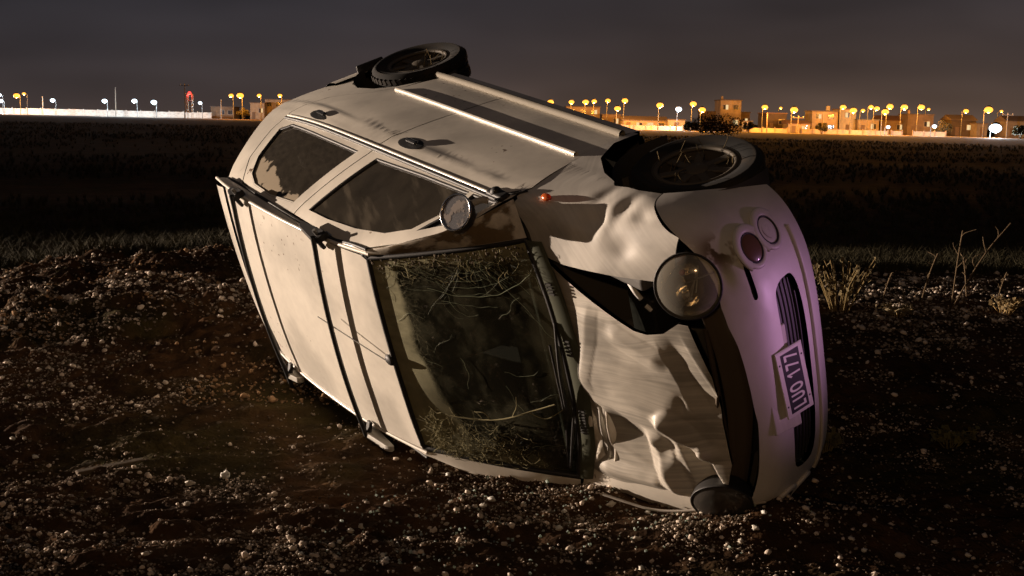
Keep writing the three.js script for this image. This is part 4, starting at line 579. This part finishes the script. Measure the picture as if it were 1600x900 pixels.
// a floodlight on a low mast to the left, turned on the wreck
{
  const px = -57.2, pz = -24.6, py = groundY(px, pz), h = 2.55, t = thing('floodlight_mast', 'low mast with a warm floodlight turned on the wreck', 'floodlight', [px, py, pz]), aim = new THREE.Vector3(-.3, .55, -6.0), head = new THREE.Vector3(0, h + .25, 0), n = aim.clone().sub(t.position).sub(head).normalize(), q = new THREE.Quaternion().setFromUnitVectors(new THREE.Vector3(0, 0, 1), n);
  mesh('pole', new THREE.CylinderGeometry(.05, .08, h, 10).translate(0, h / 2, 0), POLE, t);
  const at = (g, z) => g.translate(0, 0, z).applyQuaternion(q).translate(head.x, head.y, head.z);
  mesh('housing', at(new RoundedBoxGeometry(.46, .36, .16, 3, .03), -.09), POLE, t);
  mesh('bracket', new THREE.BoxGeometry(.06, .3, .06).translate(0, h + .1, 0), POLE, t);
  mesh('lamp_face', at(new THREE.CircleGeometry(.15, 24), .0), new THREE.MeshStandardMaterial({ color: 0x000000, emissive: new THREE.Color().setRGB(1, .74, .52), emissiveIntensity: 8, side: THREE.DoubleSide }), t);
  const l = new THREE.SpotLight(new THREE.Color().setRGB(1, .785, .62), 26500, 0, .145, .5); l.position.copy(head).addScaledVector(n, .05); l.target.position.copy(aim).sub(t.position); t.add(l, l.target); l.shadow.radius = 7; l.castShadow = true; l.shadow.mapSize.set(2048, 2048); l.name = 'flood_beam'; l.target.name = 'flood_aim';
}
{ // invented tripod spot tinting the car nose, for an unseen emergency light
  const px = 7.4, pz = -3.3, py = groundY(px, pz), t = thing('violet_standin', 'invented violet spot on a tripod standing in for an unseen emergency light', 'lamp', [px, py, pz]), aim = new THREE.Vector3(1.015, 0.836, -4.417), head = new THREE.Vector3(0, .95, 0), n = aim.clone().sub(t.position).sub(head).normalize(), q = new THREE.Quaternion().setFromUnitVectors(new THREE.Vector3(0, 0, 1), n);
  for (let i = 0; i < 3; i++) { const a = i * 2.094 + .3; mesh('leg', new THREE.TubeGeometry(new THREE.LineCurve3(new THREE.Vector3(Math.cos(a) * .3, .005, Math.sin(a) * .3), new THREE.Vector3(0, .65, 0)), 2, .012, 6), M.steel, t); }
  mesh('mast', new THREE.CylinderGeometry(.015, .015, .36, 8).translate(0, .77, 0), M.steel, t);
  const at = (g, z) => g.translate(0, 0, z).applyQuaternion(q).translate(head.x, head.y, head.z);
  mesh('housing', at(new THREE.CylinderGeometry(.06, .045, .12, 20).rotateX(Math.PI / 2), -.062), M.black, t);
  mesh('lamp_face', at(new THREE.CircleGeometry(.05, 20), .001), new THREE.MeshStandardMaterial({ color: 0x000000, emissive: new THREE.Color().setRGB(.9, .34, 1), emissiveIntensity: 3, side: THREE.DoubleSide }), t);
  const l = new THREE.SpotLight(new THREE.Color().setRGB(1, .48, .97), 85, 0, .064, 1); l.position.copy(head).addScaledVector(n, .03); l.target.position.copy(aim).sub(t.position); t.add(l, l.target); l.shadow.radius = 14; l.castShadow = true; l.name = 'violet_beam'; l.target.name = 'violet_aim';
}

lampPost('roadside_lamp', 'dim sodium lamp on a pole behind the roadside', [-3.4, groundY(-3.4, 13.5), 13.5], 5.4, new THREE.Color().setRGB(1, .58, .26), 70, undefined, { r: .18, arm: .6, turn: Math.PI, map: 1024, glow: 5 });

// ---------------------------------------------------------------- the town beyond the field
const FX = 1900, hor = px => 168.5 + 35 * px / 1600;                 // the photograph's horizon line
const wx = (px, d) => (px - 800) / FX * d, wy = (px, py, d) => 1.6 + (hor(px) - py) / FX * d;
const ORANGE = new THREE.Color().setRGB(1, .37, .04), WHITE = new THREE.Color().setRGB(.72, .88, 1), RED = new THREE.Color().setRGB(1, .05, .04), CREAM = new THREE.Color().setRGB(1, .72, .35);
const kindLabel = { o: ['orange street lamp on a pole in the town', 'orange street lamps of the town'], w: ['cold white lamp on a pole at the field edge', 'white lamps along the field edge'] };
const DARKPOLE = std([.022, .021, .02], .8);
const LAMPS = [
  ['o', 853, 160, 255, 1], ['o', 885, 160, 262, .9], ['o', 907, 160, 258, 1], ['o', 920, 159, 270, .9], ['o', 941, 158, 268, .9], ['o', 967, 158, 255, 1], ['o', 956, 170, 246, 1], ['o', 1021, 165, 250, 1.1], ['o', 1072, 163, 256, 1.1], ['o', 1086, 172, 246, 1.1],
  ['o', 1182, 168, 250, 1], ['o', 1207, 169, 300, .6], ['o', 1227, 172, 246, 1.2], ['o', 1302, 168, 256, 1], ['o', 1318, 173, 248, 1.1], ['o', 1333, 173, 262, .7], ['o', 1345, 168, 266, .9], ['o', 1354, 170, 262, .9], ['o', 1367, 175, 245, 1.1], ['o', 1374, 167, 262, 1.1], ['o', 1396, 168, 256, 1.1], ['o', 1422, 168, 256, 1.1], ['o', 1434, 171, 290, .6], ['o', 1491, 174, 262, .9], ['o', 1525, 172, 246, 1.3], ['o', 1546, 174, 290, .6],
  ['o', 32, 150, 325, 1.3], ['o', 43, 147, 340, .8], ['o', 362, 150, 320, 1], ['o', 376, 150, 312, 1.4], ['o', 405, 150, 320, .9], ['o', 437, 150, 320, .9],
  ['w', 931, 190, 243, 1], ['w', 1050, 171, 250, 1], ['w', 1537, 200, 236, 1.8], ['w', 1373, 198, 244, .6], ['w', 1444, 197, 246, .7],
  ['w', 5, 149, 336, .9], ['w', 7, 158, 330, 1], ['w', 87, 157, 330, 1], ['w', 167, 158, 328, 1.1], ['w', 213, 158, 326, 1.1], ['w', 243, 160, 324, 1.2], ['w', 314, 161, 322, .8],
];
for (const [k, px, py, d, s] of LAMPS) { const h = Math.max(1.2, wy(px, py, d)); lampPost('street_lamp', kindLabel[k][0], [wx(px, d), 0, -d - .6], h, k === 'o' ? ORANGE : WHITE, (k === 'o' ? 700 : px < 400 ? 600 : 500) * s * s, kindLabel[k][1], { r: .64 * s, arm: 2.0, pole: DARKPOLE, glow: k === 'o' ? 2.5 : 4, map: 128 }); }

const wallTex = tex(256, 256, (u, v) => { const a = tfbm(u, v, 6, 6, 5, 911), m = .80 + .3 * (a - .5); return [m, m * .985, m * .95]; });
const HM = { wall: [[.42, .34, .25], [.24, .18, .13], [.26, .23, .20], [.10, .075, .055], [.52, .48, .42], [.75, .74, .72]].map(c => std(c, .95, { map: wallTex })), roof: [[.10, .075, .06], [.14, .08, .055], [.12, .12, .12]].map(c => std(c, .9)), frame: std([.30, .26, .22], .8), glass: phys([.03, .03, .035], .1), lit: new THREE.MeshStandardMaterial({ color: 0x000000, emissive: CREAM, emissiveIntensity: .9 }), door: std([.12, .08, .05], .8) };
function house(label, px0, px1, pyTop, d, o = {}) {
  d += 20;
  const w = (px1 - px0) / FX * d, h = Math.max(2.4, wy((px0 + px1) / 2, pyTop, d)), dep = o.dep ?? 7, t = thing(o.name || 'house', label, o.cat || 'house', [wx((px0 + px1) / 2, d), 0, -d - dep / 2], o.turn || 0);
  const wm = HM.wall[o.wall ?? 0], rm = HM.roof[o.rf ?? 0], roofH = o.roof === 'gable' ? Math.min(1.2, h * .3) : .22, wh = h - roofH;
  mesh('wall', new THREE.BoxGeometry(w, wh, dep).translate(0, wh / 2, 0), wm, t);
  if (o.roof === 'gable') { const s = new THREE.Shape(); s.moveTo(-dep / 2 - .35, 0); s.lineTo(0, roofH); s.lineTo(dep / 2 + .35, 0); s.lineTo(dep / 2 + .35, -.12); s.lineTo(-dep / 2 - .35, -.12); s.closePath(); const g = new THREE.ExtrudeGeometry(s, { depth: w + .6, bevelEnabled: false }); g.translate(0, 0, -(w + .6) / 2); g.rotateY(Math.PI / 2); g.translate(0, wh + .125, 0); mesh('roof', g, rm, t); }
  else { const rf = mesh('roof', new THREE.BoxGeometry(w + .4, roofH, dep + .4).translate(0, wh + roofH / 2 + .002, 0), rm, t); if (o.tank) mesh('water_tank', new THREE.CylinderGeometry(.5, .5, 1.1, 14).translate(w * .25, wh + roofH + .6, 0), HM.wall[4], rf); if (o.chimney) mesh('chimney', new THREE.BoxGeometry(.5, .9, .5).translate(-w * .3, wh + roofH + .46, 0), wm, rf); }
  const storeys = h > 5 ? 2 : 1, sh = wh / storeys, n = Math.max(1, Math.round(w / 2.6)), r = rng(Math.floor(px0 * 13 + pyTop));
  for (let s = 0; s < storeys; s++) for (let i = 0; i < n; i++) {
    const x = -w / 2 + w * (i + .5) / n, z = dep / 2; if (w / n < 1.6) continue;
    if (s === 0 && i === (o.door ?? 0)) { const dr = mesh('door', new RoundedBoxGeometry(.9, Math.min(2.05, sh * .8), .08, 1, .02).translate(x, Math.min(2.05, sh * .8) / 2, z + .03), HM.door, t); mesh('handle', new THREE.SphereGeometry(.05, 8, 6).translate(x + .33, 1, z + .1), M.steel, dr); continue; }
    const ww = Math.min(1.3, w / n * .55), hh = Math.min(1.15, sh * .4), y = s * sh + sh * .55, f = mesh('window', new RoundedBoxGeometry(ww + .16, hh + .16, .1, 1, .02).translate(x, y, z + .03), HM.frame, t);
    for (const q of [-1, 1]) mesh('pane', new THREE.PlaneGeometry(ww / 2 - .04, hh).translate(x + q * ww / 4, y, z + .085), r() < (o.lit ?? .25) ? HM.lit : HM.glass, f);
  }
  return t;
}
house('two storey cream house with flat roof behind the car sill', 878, 930, 166, 272, { wall: 0 });
house('small flat roofed house between two orange lamps', 934, 962, 178, 268, { wall: 1 });
house('long low cream house with dark gable roof', 966, 1034, 182, 254, { wall: 0, roof: 'gable', lit: .5 });
house('white rendered cottage glowing under a white lamp', 1036, 1062, 189, 252, { wall: 4, lit: .8 });
house('tall pale two storey house with dark flat roof above the wheel', 1116, 1148, 156, 285, { wall: 0, dep: 9, chimney: true });
house('wide low wing beside the tall pale house', 1088, 1162, 174, 292, { wall: 1 });
house('narrow white gatehouse at the field edge', 1154, 1166, 190, 250, { wall: 4, dep: 3, lit: .1 });
house('large windowless brown barn between street lamps', 1188, 1219, 176, 262, { wall: 3, rf: 1, lit: 0, name: 'barn', cat: 'barn', dep: 10 });
house('low cream house with a gable roof beside the barn', 1222, 1256, 188, 256, { wall: 0, roof: 'gable', rf: 1 });
house('bright two storey house with a roof water tank', 1258, 1298, 173, 264, { wall: 0, tank: true, lit: .4 });
house('slim bright cream house hemmed in by street lamps', 1301, 1326, 170, 268, { wall: 4, rf: 1 });
house('row house with tan walls and flat grey roof', 1329, 1362, 186, 266, { wall: 0, rf: 2, lit: .5 });
house('tan house with red brown gable roof', 1364, 1404, 181, 272, { wall: 1, roof: 'gable', rf: 1, lit: .4 });
house('two storey brown house with lit upper windows', 1406, 1446, 178, 268, { wall: 1, lit: .5, chimney: true });
house('dark house with bright windows standing apart', 1474, 1512, 180, 270, { wall: 3, roof: 'gable', lit: .7 });
house('low shed behind the brightest white lamp', 1514, 1530, 192, 262, { wall: 2, name: 'shed', cat: 'shed', dep: 4 });
house('grey gabled house at the far end of the town', 1560, 1640, 182, 262, { wall: 2, roof: 'gable', lit: .2 });
house('low brick store with orange lit front', 328, 364, 166, 334, { wall: 1, lit: 0 });
house('yellow lit kiosk under orange street lamps', 389, 411, 160, 330, { wall: 0, lit: .3 });
house('orange lit house partly behind the car roof', 412, 452, 155, 334, { wall: 0 });
{ // long white boundary wall at the far left
  const t = thing('boundary_wall', 'long low white wall lit by a row of white lamps', 'wall', [wx(120, 344), 0, -344]), w = 420 / FX * 344, x0 = -w / 2;
  for (let i = 0; i < 19; i++) { const a = x0 + i * 4, h = 1.55 + .18 * hash(i, 3); mesh('wall_panel', new THREE.BoxGeometry(3.75, h, .15).translate(a + 2, h / 2, 0), HM.wall[5], t); mesh('post', new THREE.BoxGeometry(.22, 1.85, .22).translate(a, .925, 0), HM.wall[5], t); }
}
{ const g = new THREE.PlaneGeometry(240, 9); g.rotateX(-Math.PI / 2); g.translate(70, .03, -247.5); const m = mesh('town_street', g, std([.11, .09, .065], 1)); m.userData = { kind: 'structure', label: 'pale dirt street along the edge of the town' }; const g2 = new THREE.PlaneGeometry(200, 9); g2.rotateX(-Math.PI / 2); g2.translate(-110, .03, -331); const m2 = mesh('side_road', g2, std([.26, .23, .19], 1)); m2.userData = { kind: 'structure', label: 'pale road in front of the white wall' }; }
// low garden walls, poles
for (const [px0, px1, d, label] of [[965, 1060, 250, 'low orange lit garden wall before the long house'], [1165, 1262, 251, 'low garden wall before the barn'], [1262, 1380, 252, 'low garden wall under the lamp cluster'], [1385, 1470, 253, 'low garden wall before the brown house']]) { const w = (px1 - px0) / FX * d, t = thing('garden_wall', label, 'wall', [wx((px0 + px1) / 2, d), 0, -d - 1.4]); const n = Math.round(w / 2.5); for (let i = 0; i < n; i++) { if (hash(i, px0) < .12) continue; mesh('wall_panel', new THREE.BoxGeometry(w / n - .22, .85 + .15 * hash(i, 7), .14).translate(-w / 2 + w / n * (i + .5), .45, 0), HM.wall[0], t); } for (let i = 0; i <= n; i++) mesh('post', new THREE.BoxGeometry(.22, 1.15, .22).translate(-w / 2 + w / n * i, .575, 0), HM.wall[1], t); }
function pole(label, px, pyTop, d, mat, arms) { const h = wy(px, pyTop, d), t = thing('utility_pole', label, 'pole', [wx(px, d), 0, -d]); mesh('shaft', new THREE.CylinderGeometry(.09, .15, h, 8).translate(0, h / 2, 0), mat, t); if (arms) { mesh('crossarm', new THREE.BoxGeometry(2.4, .14, .14).translate(0, h - .5, .14), mat, t); for (const x of [-1, 0, 1]) mesh('insulator', new THREE.CylinderGeometry(.06, .08, .25, 8).translate(x, h - .3, .14), HM.wall[4], t); } else mesh('pole_cap', new THREE.SphereGeometry(.11, 8, 6).translate(0, h, 0), mat, t); }
pole('tall dark utility pole with a crossarm by the red lamp', 288, 131, 300, HM.roof[0], true);
pole('slim pale mast between white lamps', 181, 137, 336, HM.wall[2]); pole('short pale post left of the white lamps', 68, 151, 334, HM.wall[0]); pole('dark pole in front of the barn', 1189, 178, 249, HM.roof[0]); pole('dark pole before the bright house', 1237, 180, 249, HM.roof[0], true); pole('thin pole before the row houses', 1275, 176, 250, HM.roof[0]); pole('grey pole beside the dark house', 1560, 176, 256, HM.roof[2], true); pole('pale mast left of the orange lamps', 344, 156, 330, HM.wall[2]);
{ // red aircraft warning lamp on a small tower
  const d = 318, h = wy(296, 146, d), t = thing('signal_mast', 'square mast carrying a red lamp', 'mast', [wx(296, d), 0, -d]); for (const [a, b] of [[-1, -1], [1, -1], [1, 1], [-1, 1]]) mesh('leg', new THREE.BoxGeometry(.1, h, .1).translate(a * .6, h / 2, b * .6), HM.wall[2], t); for (let i = 1; i < 5; i++) mesh('brace', new THREE.BoxGeometry(1.3, .08, 1.3).translate(0, h * i / 4.2, 0), HM.wall[2], t);
  mesh('lamp_head', new THREE.SphereGeometry(.45, 12, 10).translate(0, h, .3), new THREE.MeshStandardMaterial({ color: 0x000000, emissive: RED, emissiveIntensity: 3 }), t); const l = new THREE.PointLight(RED, 60); l.position.set(0, h - .6, .9); l.castShadow = true; l.shadow.mapSize.set(128, 128); l.name = 'signal_light'; t.add(l);
}
// dark bushes between the field and the town
function bush(label, px0, px1, pyTop, d, seed, col = [.035, .030, .012]) {
  const w = (px1 - px0) / FX * d, h = wy((px0 + px1) / 2, pyTop, d), t = thing('bush', label, 'bush', [wx((px0 + px1) / 2, d), groundY(wx((px0 + px1) / 2, d), -d), -d]), r = rng(seed), pos = [], idx = [];
  const cl = []; for (let i = 0; i < 22; i++) { const a = r() * 6.28, q = Math.sqrt(r()) * .40 * w, e = h * (.35 + .45 * r()) * (1 - .5 * (q / (.5 * w)) ** 2); cl.push([Math.cos(a) * q, e, Math.sin(a) * q * .8, w * (.09 + .09 * r())]); }
  for (const [cx, cy, cz, cr] of cl) for (let i = 0; i < 170; i++) { const u = r() * 2 - 1, a = r() * 6.28, q = cr * Math.cbrt(.3 + .7 * r()), k = Math.sqrt(1 - u * u), x = cx + q * k * Math.cos(a), y = Math.max(.05, Math.min(h, cy + q * u * .8)), z = cz + q * k * Math.sin(a), s = .05 + .09 * r(), b = r() * 6.28, c = r() * 3, n = pos.length / 3; const dx = Math.cos(b) * s, dz = Math.sin(b) * s, dy = Math.cos(c) * s; pos.push(x - dx, y - dy * .3, z - dz, x + dx, y, z + dz, x + dz * .6, y + s * 1.2, z - dx * .6); idx.push(n, n + 1, n + 2); }
  const g = new THREE.BufferGeometry(); g.setAttribute('position', new THREE.Float32BufferAttribute(pos, 3)); g.setIndex(idx); g.computeVertexNormals(); mesh('foliage', g, std(col, 1), t);
  const st = []; for (let i = 0; i < 6; i++) { const a = i * 1.05 + r(), e = cl[i * 3]; st.push(new THREE.TubeGeometry(new THREE.CatmullRomCurve3([new THREE.Vector3(Math.cos(a) * .1, 0, Math.sin(a) * .1), new THREE.Vector3(e[0] * .4, e[1] * .55, e[2] * .4), new THREE.Vector3(e[0], e[1], e[2])]), 6, .05, 5)); } mesh('stems', st, std([.06, .045, .03], 1), t);
}
bush('wide dark domed bush just beyond the front wheel', 1064, 1158, 175, 175, 701);
bush('dark bush beside the tall pale house', 1150, 1172, 186, 240, 702);
bush('dark round bush in front of the long house', 1060, 1082, 186, 238, 703);
bush('dark bush before the row houses', 1262, 1284, 186, 250, 704);
bush('broad dark tree mass at the end of the town', 1444, 1478, 184, 258, 705);
bush('dark bush under the brightest white lamp', 1565, 1600, 190, 232, 706);
bush('low dark bush by the orange lamps', 366, 390, 166, 318, 707);

renderer.render(scene, camera);
